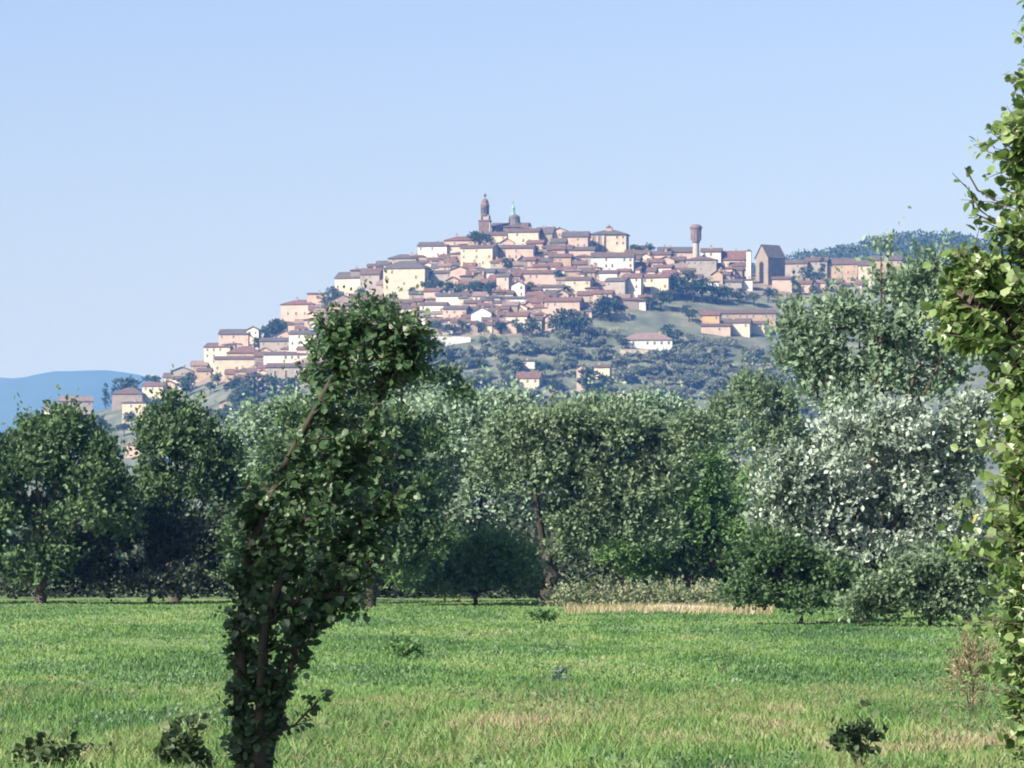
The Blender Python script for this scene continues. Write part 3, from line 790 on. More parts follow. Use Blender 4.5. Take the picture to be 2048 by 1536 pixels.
# --- retaining walls
def retaining(x0, x1, yt, yb, mk, label):
    P = hill_hit((x0 + x1) / 2, yb); sc = F / P.y; ht = max(1.5, (yb - yt) / sc)
    root = empty('retaining_wall', P)
    b = MB(); n = max(2, int((x1 - x0) / 12)); W_ = (x1 - x0) / sc
    for i in range(n):
        xa, xb = -W_ / 2 + i * W_ / n, -W_ / 2 + (i + 1) * W_ / n
        b.box(xa, xb - 0.15, 0, 1.0, -5, ht + 0.15 * math.sin(i * 2.3))
    b.box(-W_ / 2, W_ / 2, 0.1, 0.9, -5, ht - 0.1)
    b.build('masonry', mk, root); b2 = MB(); b2.box(-W_ / 2 - .1, W_ / 2 + .1, -.1, 1.1, ht + .2, ht + .4); b2.build('coping', SURROUND, root)
    tag(root, label, 'retaining wall', 'retaining walls of the town'); OCC.append((x0, x1, yt, yb, 'x', P, W_, 1))
retaining(862, 942, 676, 692, WALLM['bl'], 'pale retaining wall at the lower left edge of the town')
retaining(1446, 1580, 584, 592, WALLM['st'], 'dark stone retaining wall below the gabled hall')
retaining(1180, 1262, 628, 636, WALLM['gr'], 'grey retaining wall below the small pink house')
retaining(1240, 1300, 704, 714, WALLM['cr'], 'cream retaining wall by the mauve roofed farmhouse')

# --- prototypes of trees seen from far away
def far_tree(kind, seed):
    rng = np.random.default_rng(seed); mb = MB()
    if kind == 'round':
        E = [(rng.normal() * 1.2, rng.normal() * 1.2, 3.6 + rng.normal() * .7, 2.2, 2.2, 2.0) for _ in range(4)] + [(0, 0, 3.2, 2.8, 2.8, 2.4)]
        m, L, n = G_HILL, 0.75, 150; tip = 3.5
    elif kind == 'olive':
        E = [(rng.normal() * 1.0, rng.normal() * 1.0, 2.4 + rng.normal() * .4, 1.5, 1.5, 1.2) for _ in range(4)]
        m, L, n = G_OLV, 0.6, 220; tip = 2.0
    elif kind == 'cypress':
        E = [(0, 0, z, r, r, 1.4) for z, r in ((1.6, 1.0), (3.2, 1.2), (5, 1.15), (6.8, .9), (8.4, .55))]
        m, L, n = G_HILL, 0.6, 130; tip = 6
    else:   # umbrella pine
        E = [(math.cos(k) * 2.6, math.sin(k) * 2.6, 7.2 + rng.normal() * .3, 1.9, 1.9, 1.1) for k in range(6)] + [(0, 0, 8.0, 2.6, 2.6, 1.2)]
        m, L, n = G_HILL, 0.7, 150; tip = 7
    c, a, nn, s, t, _ = sprigs(rng, subblobs(rng, E, 4), n, 5, L, L, inner=0.35)
    k = c[:, 2] > 0.1
    cr = leaves_mesh('crown_' + kind, c[k], a[k], nn[k], s[k], t[k], 'rhomb', m)
    limbs(mb, rng, (0, 0, -0.6), [(e[0] * .8, e[1] * .8, e[2]) for e in E[:4]], 0.26 if kind != 'cypress' else 0.2)
    return cr, mb.mesh('trunk_' + kind, BARK_DARK, True)
PROTO = {k: [far_tree(k, 100 + 7 * i + len(k)) for i in range(n)] for k, n in (('round', 4), ('olive', 5), ('cypress', 2), ('pine', 1))}
def plant(kind, P, s, label, group, name, cat, sz=1.0):
    cr, tr = RNG.choice(PROTO[kind])
    root = empty(name, P, RNG.uniform(0, 6.28)); root.scale = (s * sz, s * sz, s)
    link(bpy.data.objects.new('trunk', tr), root)
    c = link(bpy.data.objects.new('crown', cr), root); c['kind'] = 'stuff'
    tag(root, label, cat, group)
    return root

# town and garden trees (px, base py, height px, kind, label)
TT = [
 (304, 772, 42, 'pine', 'umbrella pine domed above the cream yellow house'),
 (212, 812, 46, 'cypress', 'first cypress left of the shaded brown house'), (226, 806, 36, 'cypress', 'short cypress touching the shaded brown house'),
 (262, 800, 46, 'round', 'round dark tree behind the shaded brown house'), (60, 878, 30, 'round', 'dark tree low on the spur, left of the lowest house'),
 (20, 890, 26, 'round', 'dark tree at the very left end of the spur'), (100, 862, 24, 'round', 'small dark tree under the lowest white house'),
 (312, 846, 46, 'round', 'big round tree in front of the cream sloping house'), (352, 830, 30, 'round', 'yellowish tree under the long low white house'),
 (532, 684, 30, 'round', 'dark tree above the grey house of the spur'), (552, 684, 34, 'round', 'dark tree between the grey house and the villa'), (566, 676, 24, 'round', 'small dark tree below the pale pink villa'),
 (557, 652, 34, 'round', 'dark tree at the left corner of the pale pink villa'), (669, 592, 34, 'round', 'teal tree left of the bright cream skyline house'),
 (954, 488, 36, 'round', 'dark tree left of the bell tower foot'), (1300, 518, 24, 'round', 'dark tree on the crest between palace and funnel tower'),
 (1270, 512, 20, 'round', 'small tree on the crest just right of the palace'), (1334, 515, 20, 'round', 'round tree on the crest left of the dark roof'),
 (1408, 508, 20, 'round', 'bluish tree right of the funnel tower'),
 (880, 590, 24, 'round', 'leftmost tree of the teal gardens'), (902, 592, 22, 'round', 'second tree of the teal gardens'), (922, 596, 24, 'round', 'third tree of the teal gardens'),
 (944, 600, 28, 'round', 'fourth tree of the teal gardens'), (966, 598, 28, 'round', 'fifth tree of the teal gardens'), (984, 596, 26, 'round', 'rightmost tree of the teal gardens'),
 (808, 600, 34, 'round', 'tree before the square cream palazzo'), (830, 604, 22, 'round', 'small tree at the palazzo right corner'), (856, 588, 26, 'round', 'tree in the gap right of the palazzo'),
 (870, 672, 26, 'round', 'dark tree right of the young tree top'), (900, 674, 22, 'round', 'dark tree below the pale pink lower house'), (924, 672, 24, 'round', 'dark tree left of the bluish white gable'),
 (960, 668, 20, 'round', 'tree below the bluish white gable'), (1000, 668, 22, 'round', 'tree below the little orange house'), (1036, 670, 22, 'round', 'tree under the cream house of the lower town'),
 (1064, 676, 30, 'round', 'dark tree left of the tower-like house'), (1122, 674, 44, 'round', 'left tree of the dark clump'), (1142, 680, 46, 'round', 'middle tree of the dark clump'), (1160, 672, 32, 'round', 'right tree of the dark clump'),
 (1200, 642, 38, 'round', 'left blue-green tree below the small pink house'), (1218, 642, 42, 'round', 'right blue-green tree below the small pink house'),
 (1244, 636, 22, 'round', 'small tree on the lower town edge'), (1300, 624, 24, 'round', 'tree at the foot of the big cream block'), (1322, 620, 36, 'round', 'tall tree right of the big cream block'),
 (1346, 600, 40, 'round', 'tree in the gap right of the big cream block'), (1366, 596, 42, 'round', 'first dark tree of the right gardens'), (1386, 606, 40, 'round', 'second dark tree of the right gardens'),
 (1404, 606, 44, 'round', 'third dark tree of the right gardens'), (1432, 606, 30, 'round', 'fourth dark tree of the right gardens'), (1456, 604, 26, 'round', 'fifth dark tree of the right gardens'),
 (1478, 608, 24, 'round', 'tree left under the dark stone wall'), (1508, 612, 24, 'round', 'tree under the middle of the dark stone wall'), (1536, 606, 26, 'round', 'tree right under the dark stone wall'),
 (1556, 566, 40, 'cypress', 'cypress in the shade of the gabled hall'), (1588, 590, 44, 'cypress', 'cypress right of the gabled hall'), (1622, 580, 36, 'round', 'tree right of the grey end house'),
 (1644, 572, 50, 'cypress', 'dark cypress left of the beige house'), (1378, 644, 26, 'round', 'tree at the left end of the long barn'), (1344, 694, 34, 'round', 'dark tree right of the mauve roofed farmhouse'),
 (1244, 702, 22, 'round', 'small tree left of the mauve roofed farmhouse'), (1110, 800, 34, 'round', 'dark tree left of the tiny white cottage'), (1180, 786, 40, 'round', 'dark tree between the thin house and the cream one'),
 (1208, 792, 30, 'round', 'dark tree below the small cream slope house'), (1090, 762, 26, 'round', 'dark tree right of the dark red roof'), (1030, 748, 28, 'round', 'tree left of the dark red roof'),
 (470, 800, 40, 'round', 'dark teal tree on the slope below the wide cream house'), (510, 806, 46, 'round', 'dark teal tree beneath the long grey building'), (546, 800, 40, 'round', 'round tree beneath the middle of the grey building'), (590, 800, 40, 'round', 'tree beneath the right end of the grey building'),
]
for (px, py, hp, k, lab) in TT:
    P = hill_hit(px, py); s = hp / (F / P.y) / {'round': 6.0, 'cypress': 9.2, 'pine': 9.0}[k]
    plant(k, P, s, lab, 'trees among the houses of the hill town', {'round': 'broadleaf_tree', 'cypress': 'cypress_tree', 'pine': 'umbrella_pine'}[k], 'tree', sz=1.15 if k == 'round' else 1.0)
    OCC.append((px - hp * .42, px + hp * .42, py - hp, py, 'tree', P, 5, 5))

# --- smaller houses filling the tiers between
SPUR = [(290, 790), (400, 740), (440, 690), (500, 680), (560, 668), (640, 625), (690, 600), (700, 690), (640, 770), (520, 775), (420, 765), (340, 800)]
TOWN = [(700, 560), (800, 540), (860, 512), (960, 500), (1040, 498), (1250, 508), (1340, 524), (1480, 548), (1600, 560), (1740, 566), (1740, 590), (1590, 586), (1470, 588), (1420, 562), (1350, 590), (1290, 618), (1180, 634), (1110, 664), (1060, 674), (940, 676), (860, 668), (840, 640), (700, 640)]
def inside(x, y, poly):
    c = False
    for i in range(len(poly)):
        (x1, y1), (x2, y2) = poly[i], poly[i - 1]
        if (y1 > y) != (y2 > y) and x < (x2 - x1) * (y - y1) / (y2 - y1) + x1: c = not c
    return c
CNAME = {'cr': 'cream', 'wh': 'white', 'pk': 'pink', 'tn': 'tan', 'gr': 'grey', 'st': 'brown stone'}
used = {e[9] for e in H}
catalog = [o for o in OCC if o[4] in used]
for row in range(50):
    for colm in range(124):
        px = 280 + colm * 12 + RNG.uniform(-5, 5) + (row % 2) * 6; yb = 504 + (row % 25) * 11 + (row // 25) * 5 + RNG.uniform(-4, 4)
        if not (inside(px, yb, TOWN) or inside(px, yb, SPUR)): continue
        wpx, hpx = RNG.uniform(17, 30), RNG.uniform(12, 21)
        x0, x1, ye = px - wpx / 2, px + wpx / 2, yb - hpx
        bad = False
        for o in OCC:
            ix = min(x1, o[1]) - max(x0, o[0]); iy = min(yb, o[3]) - max(ye - 5, o[2])
            if ix > 0 and iy > 0:
                lim = (0.58 if row < 25 else 0.66) if o[4] != 'x' else 0.12
                if ix * iy > lim * min(wpx * hpx, (o[1] - o[0]) * (o[3] - o[2])): bad = True; break
        if bad: continue
        if RNG.random() < 0.06:
            nr = min(catalog, key=lambda o: abs((o[0] + o[1]) / 2 - px) + 1.4 * abs((o[2] + o[3]) / 2 - (ye + yb) / 2))
            lab = 'dark tree %s the %s' % ('right of' if px > (nr[0] + nr[1]) / 2 else 'left of', nr[4])
            if lab in used or len(lab.split()) > 16: continue
            used.add(lab); P = hill_hit(px, yb); hp = RNG.uniform(18, 28)
            plant('round', P, hp / (F / P.y) / 6.0, lab, 'trees among the houses of the hill town', 'broadleaf_tree', 'tree', sz=1.1)
            OCC.append((px - hp * .4, px + hp * .4, yb - hp, yb, 'tree', P, 5, 5)); continue
        wc = RNG.choice(['cr', 'wh', 'pk', 'pk', 'tn', 'tn', 'gr', 'st', 'st']); rc = RNG.choice('bbrrgp'); kd = RNG.choice(['side', 'side', 'side', 'front', 'hip'])
        near = min(catalog, key=lambda o: abs((o[0] + o[1]) / 2 - px) + 1.4 * abs((o[2] + o[3]) / 2 - (ye + yb) / 2))
        dx = px - (near[0] + near[1]) / 2; dy = (ye + yb) / 2 - (near[2] + near[3]) / 2
        rel = ('right of' if dx > 0 else 'left of') if abs(dx) > abs(dy) * 1.3 else ('below' if dy > 0 else 'above')
        lab = None
        for adj in ('small %s house %s the %s', 'little %s house just %s the %s', '%s house set back %s the %s', 'cramped %s house %s the %s', 'low %s house tucked %s the %s', 'plain %s house hard %s the %s'):
            l = adj % (CNAME[wc], rel, near[4])
            if len(l.split()) <= 16 and l not in used: lab = l; break
        if lab is None: continue
        used.add(lab)
        house(x0, x1, ye, yb, kd, RNG.uniform(5, 9), wc, rc, RNG.uniform(-18, 2), lab)

# --- olive trees on the terraces, scattered trees on the left flank
def clear(px, py, m=6):
    for o in OCC:
        if o[0] - m < px < o[1] + m and o[2] - 2 < py < o[3] + 9: return False
    return True
spots = []
for iy in range(20):
    y = 1664 + iy * 12.6
    for ix in range(50):
        x = -48 + ix * 5.0 + RNG.uniform(-1.4, 1.4); yy = y + RNG.uniform(-1.3, 1.3)
        px = CX + x / yy * F; z = hz(x, yy); py = HZ - (z - CAMH) / yy * F
        if not (655 < py < 930) or not (850 < px < 1640) or RNG.random() < 0.12: continue
        if px < 1180 and py < 690: continue
        if clear(px, py): spots.append((yy, x, z))
spots.sort()
for (yy, x, z) in spots[:290]:
    plant('olive', Vector((x, yy, z - 0.15)), RNG.uniform(0.95, 1.65), 'small grey-green olive tree on the terraced slope below the town', 'olive trees on the terraced slope', 'olive_tree', 'olive tree')
rng = np.random.default_rng(301); acc = [[], [], [], [], []]
for (yy, x, z) in spots[290:]:
    E = [(x + rng.normal(), yy + rng.normal(), z + 2.4 + rng.normal() * .4, 1.7, 1.7, 1.4) for _ in range(4)]
    for lst, v in zip(acc, sprigs(rng, E, 60, 5, 0.7, 0.75, inner=0.35)[:5]): lst.append(v)
if acc[0]:
    o = link(bpy.data.objects.new('olive_grove', leaves_mesh('olive_grove', *[np.concatenate(v) for v in acc], 'rhomb', G_OLV)))
    tag(o, 'upper part of the olive grove right under the town', 'olive grove', kind='stuff')
for i in range(190):
    px = RNG.uniform(-60, 700); py = RNG.uniform(765, 930)
    if px < 300 and py < 850 + (300 - px) * 0.1: continue
    if not clear(px, py): continue
    P = hill_hit(px, py); plant(RNG.choice(['round', 'round', 'olive']), P, RNG.uniform(0.8, 1.5), 'tree in the scattered wood on the flank below the spur', 'scattered trees below the spur', 'broadleaf_tree', 'tree')
# trees along the far ridge (one distant wood)
rng = np.random.default_rng(77)
xs, zs = ridge_profile(RIDGE_PTS, 3000)
c_, a_, n_, s_, t_ = [], [], [], [], []
for i in range(1500):
    px = rng.uniform(1500, 2250); Yr = 3000 + rng.uniform(-220, 25); x = (px - CX) / F * Yr
    zc = np.interp(x, xs, zs); t = 1 - abs(Yr - 3000) / 750; z = zc * (t * t * (3 - 2 * t) * .5 + t * .5) - 4.5
    r = rng.uniform(2, 3.6)
    k = 16; d = unit(rng.normal(size=(k, 3))); d[:, 2] = np.abs(d[:, 2])
    c_.append(np.array([x, Yr, z + r * .6]) + d * r * np.array([1, 1, 1.0])); a_.append(rng.normal(size=(k, 3))); n_.append(d + rng.normal(size=(k, 3)) * .4)
    s_.append(rng.uniform(1.6, 2.8, k)); t_.append(np.full(k, rng.random()) * .6 + rng.random(k) * .4)
o = link(bpy.data.objects.new('ridge_forest', leaves_mesh('ridge_forest', np.concatenate(c_), np.concatenate(a_), np.concatenate(n_), np.concatenate(s_), np.concatenate(t_), 'rhomb', G_HILL)))
tag(o, 'dark woods along the far ridge right of the town', 'forest', kind='stuff')
# ------------------------------------------------------------------ trees beyond the field
TB = 'trees along the far edge of the field'
tree_px('broadleaf_tree', 'leafy green tree at the left edge with upright shoots', 'tree', 155, 80,
        [(60, 1010, 130, 110), (140, 940, 70, 90), (20, 1090, 130, 90), (190, 1030, 70, 90), (125, 880, 34, 50), (60, 910, 50, 60), (-60, 1000, 120, 130), (205, 950, 36, 60), (235, 1060, 40, 60), (20, 1150, 120, 50), (-70, 1140, 90, 60), (110, 1150, 50, 45)], G_FOREST, 0.24, 3100, 9, 0.6, 0.2, 21, up=0.9)
tree_px('broadleaf_tree', 'dark green tree right of the leftmost one, bare shade beneath', 'tree', 163, 350,
        [(350, 940, 80, 90), (305, 880, 34, 50), (395, 890, 40, 60), (300, 1000, 60, 60), (420, 1010, 70, 70), (345, 840, 24, 40), (420, 1090, 60, 55), (320, 1070, 70, 50), (450, 940, 40, 60)], G_FOREST, 0.23, 2000, 9, 0.55, 0.2, 22, up=0.7)
tree_px('willow_tree', 'grey-green tree just left of the leaning young tree', 'tree', 190, 540,
        [(520, 900, 75, 85), (600, 850, 70, 70), (560, 985, 95, 80), (475, 960, 55, 70), (640, 940, 60, 80), (560, 1080, 90, 80), (500, 1120, 70, 70)], G_GREY, 0.27, 1900, 9, 0.7, 0.22, 23, droop=0.5, up=0.1)
tree_px('broadleaf_tree', 'fresh green tree close behind the leaning young tree', 'tree', 158, 740,
        [(740, 990, 80, 85), (800, 1085, 65, 75), (690, 1095, 65, 75), (770, 920, 50, 55), (820, 1010, 40, 60), (640, 1120, 60, 70)], G_MID, 0.22, 1800, 9, 0.5, 0.18, 24)
tree_px('willow_tree', 'tall grey-green tree left of the centre', 'tree', 185, 930,
        [(900, 850, 60, 65), (960, 900, 80, 85), (880, 970, 60, 85), (970, 1010, 80, 80), (1010, 840, 55, 45), (900, 1080, 65, 70), (990, 1100, 60, 60), (860, 880, 45, 60), (1040, 1060, 60, 70)], G_GREY, 0.26, 2300, 9, 0.65, 0.22, 25, droop=0.15)
tree_px('broadleaf_tree', 'olive-green tree with a dark trunk at the middle of the field edge', 'tree', 165, 1098,
        [(1110, 890, 95, 70), (1200, 900, 100, 80), (1060, 980, 70, 75), (1180, 985, 95, 70), (1290, 925, 75, 75), (1275, 1015, 80, 65), (1130, 1050, 80, 50), (1330, 970, 60, 60), (1210, 1060, 80, 50), (1040, 890, 60, 60), (1290, 1080, 80, 50), (1150, 1100, 60, 40), (1000, 950, 50, 60), (1380, 900, 50, 60)],
        G_OLIVE, 0.23, 3600, 9, 0.55, 0.30, 26, bark=BARK_DARK)
tree_px('shrub', 'low fresh green shrub left of the dark trunk', 'shrub', 153, 950,
        [(930, 1140, 55, 55), (985, 1130, 50, 60), (880, 1155, 50, 45), (1040, 1150, 45, 45), (830, 1155, 50, 45), (960, 1180, 90, 25), (860, 1185, 70, 20), (1050, 1185, 40, 20)], G_MID, 0.19, 1300, 9, 0.4, 0.08, 27)
tree_px('shrub', 'dense green shrub right of the dark trunk', 'shrub', 172, 1380,
        [(1380, 1020, 65, 65), (1330, 1105, 65, 55), (1430, 1080, 60, 75), (1410, 960, 40, 40), (1260, 1120, 60, 45), (1480, 1110, 50, 60), (1300, 1150, 60, 35), (1400, 1150, 70, 35)], G_MID, 0.22, 2000, 9, 0.5, 0.12, 28)
tree_px('poplar_tree', 'hazy olive poplar left of the pale tall tree', 'tree', 235, 1440,
        [(1440, 900, 42, 60), (1430, 980, 55, 70), (1450, 850, 30, 45), (1400, 1060, 60, 60)], G_OLIVE, 0.28, 1100, 9, 0.7, 0.2, 29, up=0.8, group='poplars behind the field')
tree_px('poplar_tree', 'taller hazy poplar nearest the pale tall tree', 'tree', 228, 1520,
        [(1510, 830, 36, 60), (1560, 850, 38, 70), (1520, 930, 60, 80), (1580, 940, 60, 80), (1530, 1040, 70, 80), (1490, 800, 22, 32)], G_OLIVE, 0.28, 1500, 9, 0.7, 0.2, 30, up=0.8, group='poplars behind the field')
tree_px('broadleaf_tree', 'tall pale airy tree hiding the right end of the town', 'tree', 135, 1760,
        [(1605, 665, 36, 40), (1668, 645, 36, 36), (1640, 715, 50, 50), (1720, 665, 46, 46), (1772, 590, 30, 40), (1810, 600, 44, 50), (1870, 650, 56, 60), (1790, 700, 60, 60), (1890, 740, 60, 70), (1762, 515, 14, 26),
         (1640, 790, 50, 56), (1850, 560, 36, 44), (1740, 760, 66, 56), (1920, 600, 46, 60), (1960, 720, 60, 90), (1596, 740, 30, 40), (1830, 800, 60, 50), (1700, 840, 60, 40)], G_PALE, 0.24, 1650, 9, 0.6, 0.17, 31, inner=0.35, n_forks=16, sub=9)
tree_px('broadleaf_tree', 'bushy silver-leaved tree at the right of the field', 'tree', 117, 1730,
        [(1590, 980, 80, 60), (1690, 920, 80, 65), (1800, 880, 85, 60), (1560, 1060, 60, 70), (1680, 1040, 100, 85), (1810, 1020, 100, 90), (1900, 940, 65, 80), (1900, 1060, 70, 90), (1760, 1120, 100, 60), (1950, 880, 60, 70), (1640, 1130, 80, 60), (1860, 1140, 80, 60)],
        G_SILVER, 0.19, 4300, 9, 0.45, 0.2, 32)
tree_px('shrub', 'leafy green shrub at the foot of the silver-leaved tree', 'shrub', 114, 1600,
        [(1560, 1140, 62, 62), (1640, 1170, 70, 50), (1520, 1120, 40, 55), (1700, 1195, 50, 35), (1560, 1200, 80, 30), (1650, 1215, 90, 22), (1490, 1190, 40, 40)], G_FOREST, 0.16, 1700, 9, 0.35, 0.06, 33)
tree_px('shrub', 'mixed dark shrub right of the silver-leaved tree foot', 'shrub', 110, 1860,
        [(1820, 1180, 70, 45), (1900, 1180, 60, 55), (1760, 1200, 60, 36), (1960, 1170, 60, 70), (1830, 1225, 90, 22), (1920, 1225, 80, 24), (1740, 1225, 60, 20)], G_OLIVE, 0.16, 1700, 9, 0.35, 0.06, 34)

tree_px('shrub', 'dark thicket added as the shade beneath the trees at the left', 'shrub', 157, 300,  # added shrub; its near-black leaves paint the shade of the hollow
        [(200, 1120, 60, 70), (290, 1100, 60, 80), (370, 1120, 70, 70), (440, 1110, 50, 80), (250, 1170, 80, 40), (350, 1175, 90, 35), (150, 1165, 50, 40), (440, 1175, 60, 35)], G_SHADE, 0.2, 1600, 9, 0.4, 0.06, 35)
tree_px('broadleaf_tree', 'rounded grey-green tree behind the olive-green one', 'tree', 205, 1240,
        [(1180, 850, 60, 50), (1260, 850, 70, 55), (1340, 870, 60, 60), (1220, 920, 90, 60), (1330, 950, 70, 70)], G_GREY, 0.27, 1500, 9, 0.6, 0.2, 36)
tree_px('broadleaf_tree', 'grey-green tree filling the gap right of the young tree', 'tree', 200, 830,
        [(830, 820, 45, 50), (800, 900, 60, 60), (860, 900, 50, 60), (790, 990, 50, 60), (850, 1000, 60, 60), (830, 1090, 60, 60)], G_GREY, 0.26, 1500, 9, 0.6, 0.2, 37)
tree_px('shrub', 'mid green bushes under the hazy poplars', 'shrub', 180, 1500,
        [(1460, 1060, 60, 60), (1530, 1090, 60, 60), (1500, 1010, 50, 50), (1420, 1130, 50, 40)], G_MID, 0.22, 900, 9, 0.45, 0.1, 38)
tree_px('broadleaf_tree', 'tall dark green tree directly behind the leaning young tree', 'tree', 148, 740,
        [(745, 650, 50, 38), (690, 680, 40, 40), (805, 678, 38, 38), (740, 725, 90, 46), (645, 715, 26, 34), (850, 715, 24, 30), (885, 765, 26, 24), (925, 795, 24, 20), (630, 780, 26, 34), (590, 850, 30, 34), (700, 800, 60, 46), (790, 780, 46, 46), (680, 870, 80, 56), (775, 880, 56, 60), (620, 900, 40, 44), (630, 960, 70, 56), (730, 980, 80, 60), (800, 960, 40, 50),
         (590, 1050, 60, 60), (690, 1080, 80, 60), (790, 1060, 50, 60), (545, 1000, 50, 60), (515, 1080, 60, 70), (850, 900, 40, 50), (845, 1000, 50, 60), (850, 1100, 50, 60), (600, 1130, 70, 50), (770, 1140, 80, 44), (480, 1130, 40, 60), (560, 930, 36, 40)], G_FOREST, 0.21, 4200, 9, 0.45, 0.18, 39, n_forks=12, bark=BARK_DARK)
# hedge and understorey behind the left trees
rng = np.random.default_rng(5)
def mass(name, label, cat, x0, x1, Y0, Y1, h0, h1, n, leaf, mat, seed, dens=6, rx=None, mid=0.5, wind=0.0):
    rng = np.random.default_rng(seed); B = []
    for i in range(n):
        x = rng.uniform(x0, x1); y = rng.uniform(Y0, Y1); hh = rng.uniform(h0, h1); r = (rx or hh * 0.5) * rng.uniform(.7, 1.2)
        B.append((x, y, hh * .32, r, r, hh * .62)); B.append((x + rng.normal() * r, y, hh * .1, r * 1.2, r, hh * .3))
    c, a, nn, s, t, _ = sprigs(rng, B, n * dens * 5, 7, leaf * 2.2, leaf, inner=0.5, under=True)
    k = c[:, 2] > 0
    o = link(bpy.data.objects.new(name, leaves_mesh(name, c[k], a[k], nn[k], s[k], t[k], 'rhomb', mat)))
    return tag(o, label, cat, kind='stuff')
mass('undergrowth', 'undergrowth with shade-dark leaves under the trees along the field', 'undergrowth', -23, 22, 173, 183, 2.2, 4.2, 130, 0.26, G_SHADE, 51, dens=8)  # leaf colour darkened to act as the shade below the crowns
mass('treeline', 'dense belt of trees filling the plain behind the field', 'treeline', -75, 78, 300, 345, 5.0, 9.0, 120, 0.6, G_DARK, 52)
mass('treeline', 'second belt of trees on the plain before the hill', 'treeline', -130, 140, 640, 760, 7.0, 13.0, 170, 1.1, G_OLIVE, 53)
mass('treeline', 'third belt of trees at the foot of the hill', 'treeline', -260, 280, 1500, 1660, 8.0, 15.0, 220, 2.0, G_DARK, 54)

# ------------------------------------------------------------------ leaves of the near trees, the largest as single leaves
def near_tree(name, label, D, bx, stems, E, mat, leaf, n_twig, per, seed, bark=BARK_DARK, bow=0.25, gravity=0.35, grow=1.0):
    rng = np.random.default_rng(seed)
    root = empty(name, (bx, D, 0))
    dense = np.array([np.array(pts[j]) * (1 - q / 5) + np.array(pts[j + 1]) * (q / 5) for pts, r in stems for j in range(len(pts) - 1) for q in range(5)])
    Ea = np.array(E); wgt = (Ea[:, 3] * Ea[:, 5]) ** 0.8; wgt /= wgt.sum()
    tb = MB(); C_, A_, N_, S_, T_ = [], [], [], [], []
    for i in range(n_twig):
        e = Ea[rng.choice(len(Ea), p=wgt)]
        d = unit(rng.normal(size=3)); tip = e[:3] + d * e[3:] * (rng.random() ** 0.5) * rng.uniform(0.75, 1.35) * grow * (1.5 if rng.random() < 0.12 else 1.0)
        dist = np.linalg.norm(dense - tip, axis=1) + np.clip(dense[:, 2] - tip[2] + 0.03, 0, 9) * 2.5
        o = dense[rng.choice(np.argsort(dist)[:4])]
        L = np.linalg.norm(tip - o)
        if L < 0.04: continue
        if L > 0.55: o = tip + (o - tip) * (0.55 / L) * rng.uniform(0.8, 1.0); L = 0.5
        mid = (o + tip) / 2 + np.array([rng.normal() * .1, rng.normal() * .1, bow * rng.uniform(0, 1)]) * L
        bez = lambda t: (1 - t) ** 2 * o + 2 * t * (1 - t) * mid + t * t * tip
        tb.tube([bez(t) for t in (0, .35, .7, 1)], [0.0055, 0.0045, 0.003, 0.0016], n=3)
        k = max(4, int(per * rng.uniform(0.6, 1.3) * min(1, 0.35 + L * 1.8)))
        base = rng.random()
        for q in range(k):
            t = 0.25 + 0.75 * (q + rng.random()) / k
            c = bez(t); tan = unit(bez(min(1, t + .05)) - bez(max(0, t - .05)))
            side = unit(np.cross(tan, rng.normal(size=3)))
            a = unit(tan * 0.45 + side * 0.9 + np.array([0, 0, -gravity * rng.random()]))
            C_.append(c + side * 0.012); A_.append(a); N_.append(unit(rng.normal(size=3) * .55 + np.array([-.15, -.25, .8])))
            S_.append(leaf * rng.uniform(0.4, 1.5) * (1.1 - 0.35 * t)); T_.append(min(1, base * 0.55 + rng.random() * 0.45))
    c, a, n, s, t = np.array(C_), np.array(A_), np.array(N_), np.array(S_), np.array(T_)
    # single leaves: the largest in view, those nearest to the viewer inside the picture
    px = CX + (c[:, 0] + bx) / (c[:, 1] + D) * F; py = HZ - (c[:, 2] - CAMH) / (c[:, 1] + D) * F
    vis = (px > 10) & (px < 2038) & (py > 10) & (py < 1526)
    order = np.argsort(np.where(vis, c[:, 1] - s * 3, 1e9))
    single, rest = order[:300], order[300:]
    crown = link(bpy.data.objects.new('crown', leaves_mesh('crown', c[rest], a[rest], n[rest], s[rest], t[rest], 'broad', mat)), root); crown['kind'] = 'stuff'
    protos = [leaves_mesh('leaf', np.zeros((1, 3)), np.array([[1., 0, 0]]), np.array([[0, 0, 1.]]), np.ones(1), np.array([0.1 + 0.2 * q]), 'broad', mat) for q in range(5)]
    for i in single:
        o = link(bpy.data.objects.new('leaf', protos[min(4, int(t[i] * 5))]), crown)
        A = Vector(a[i]).normalized(); Bv = Vector(n[i]).cross(A).normalized(); N = A.cross(Bv)
        o.matrix_local = Matrix.Translation(Vector(c[i])) @ Matrix((A, Bv, N)).transposed().to_4x4() @ Matrix.Scale(s[i], 4)
    mb = MB()
    for pts, r in stems:
        k = len(pts); mb.tube([Vector(p) for p in pts], [r * (1 - 0.8 * j / (k - 1)) for j in range(k)], n=8)
    mb.build('trunk', bark, root, smooth=True)
    tb.build('twigs', bark, root)['kind'] = 'stuff'
    tag(root, label, 'tree')
    return root

def lobes(D, bx, ells, seed, depth=1.0):
    rng = np.random.default_rng(seed); sc = F / D; out = []
    for (px, py, rx, ry) in ells:
        p = at(px, py, D); out.append((p.x - bx, rng.uniform(-.4, .4) * rx / sc * depth, p.z, rx / sc, rx / sc * depth, ry / sc))
    return out
def rel(D, bx, pts): return [(at(px, py, D).x - bx, dy, at(px, py, D).z) for px, py, dy in pts]

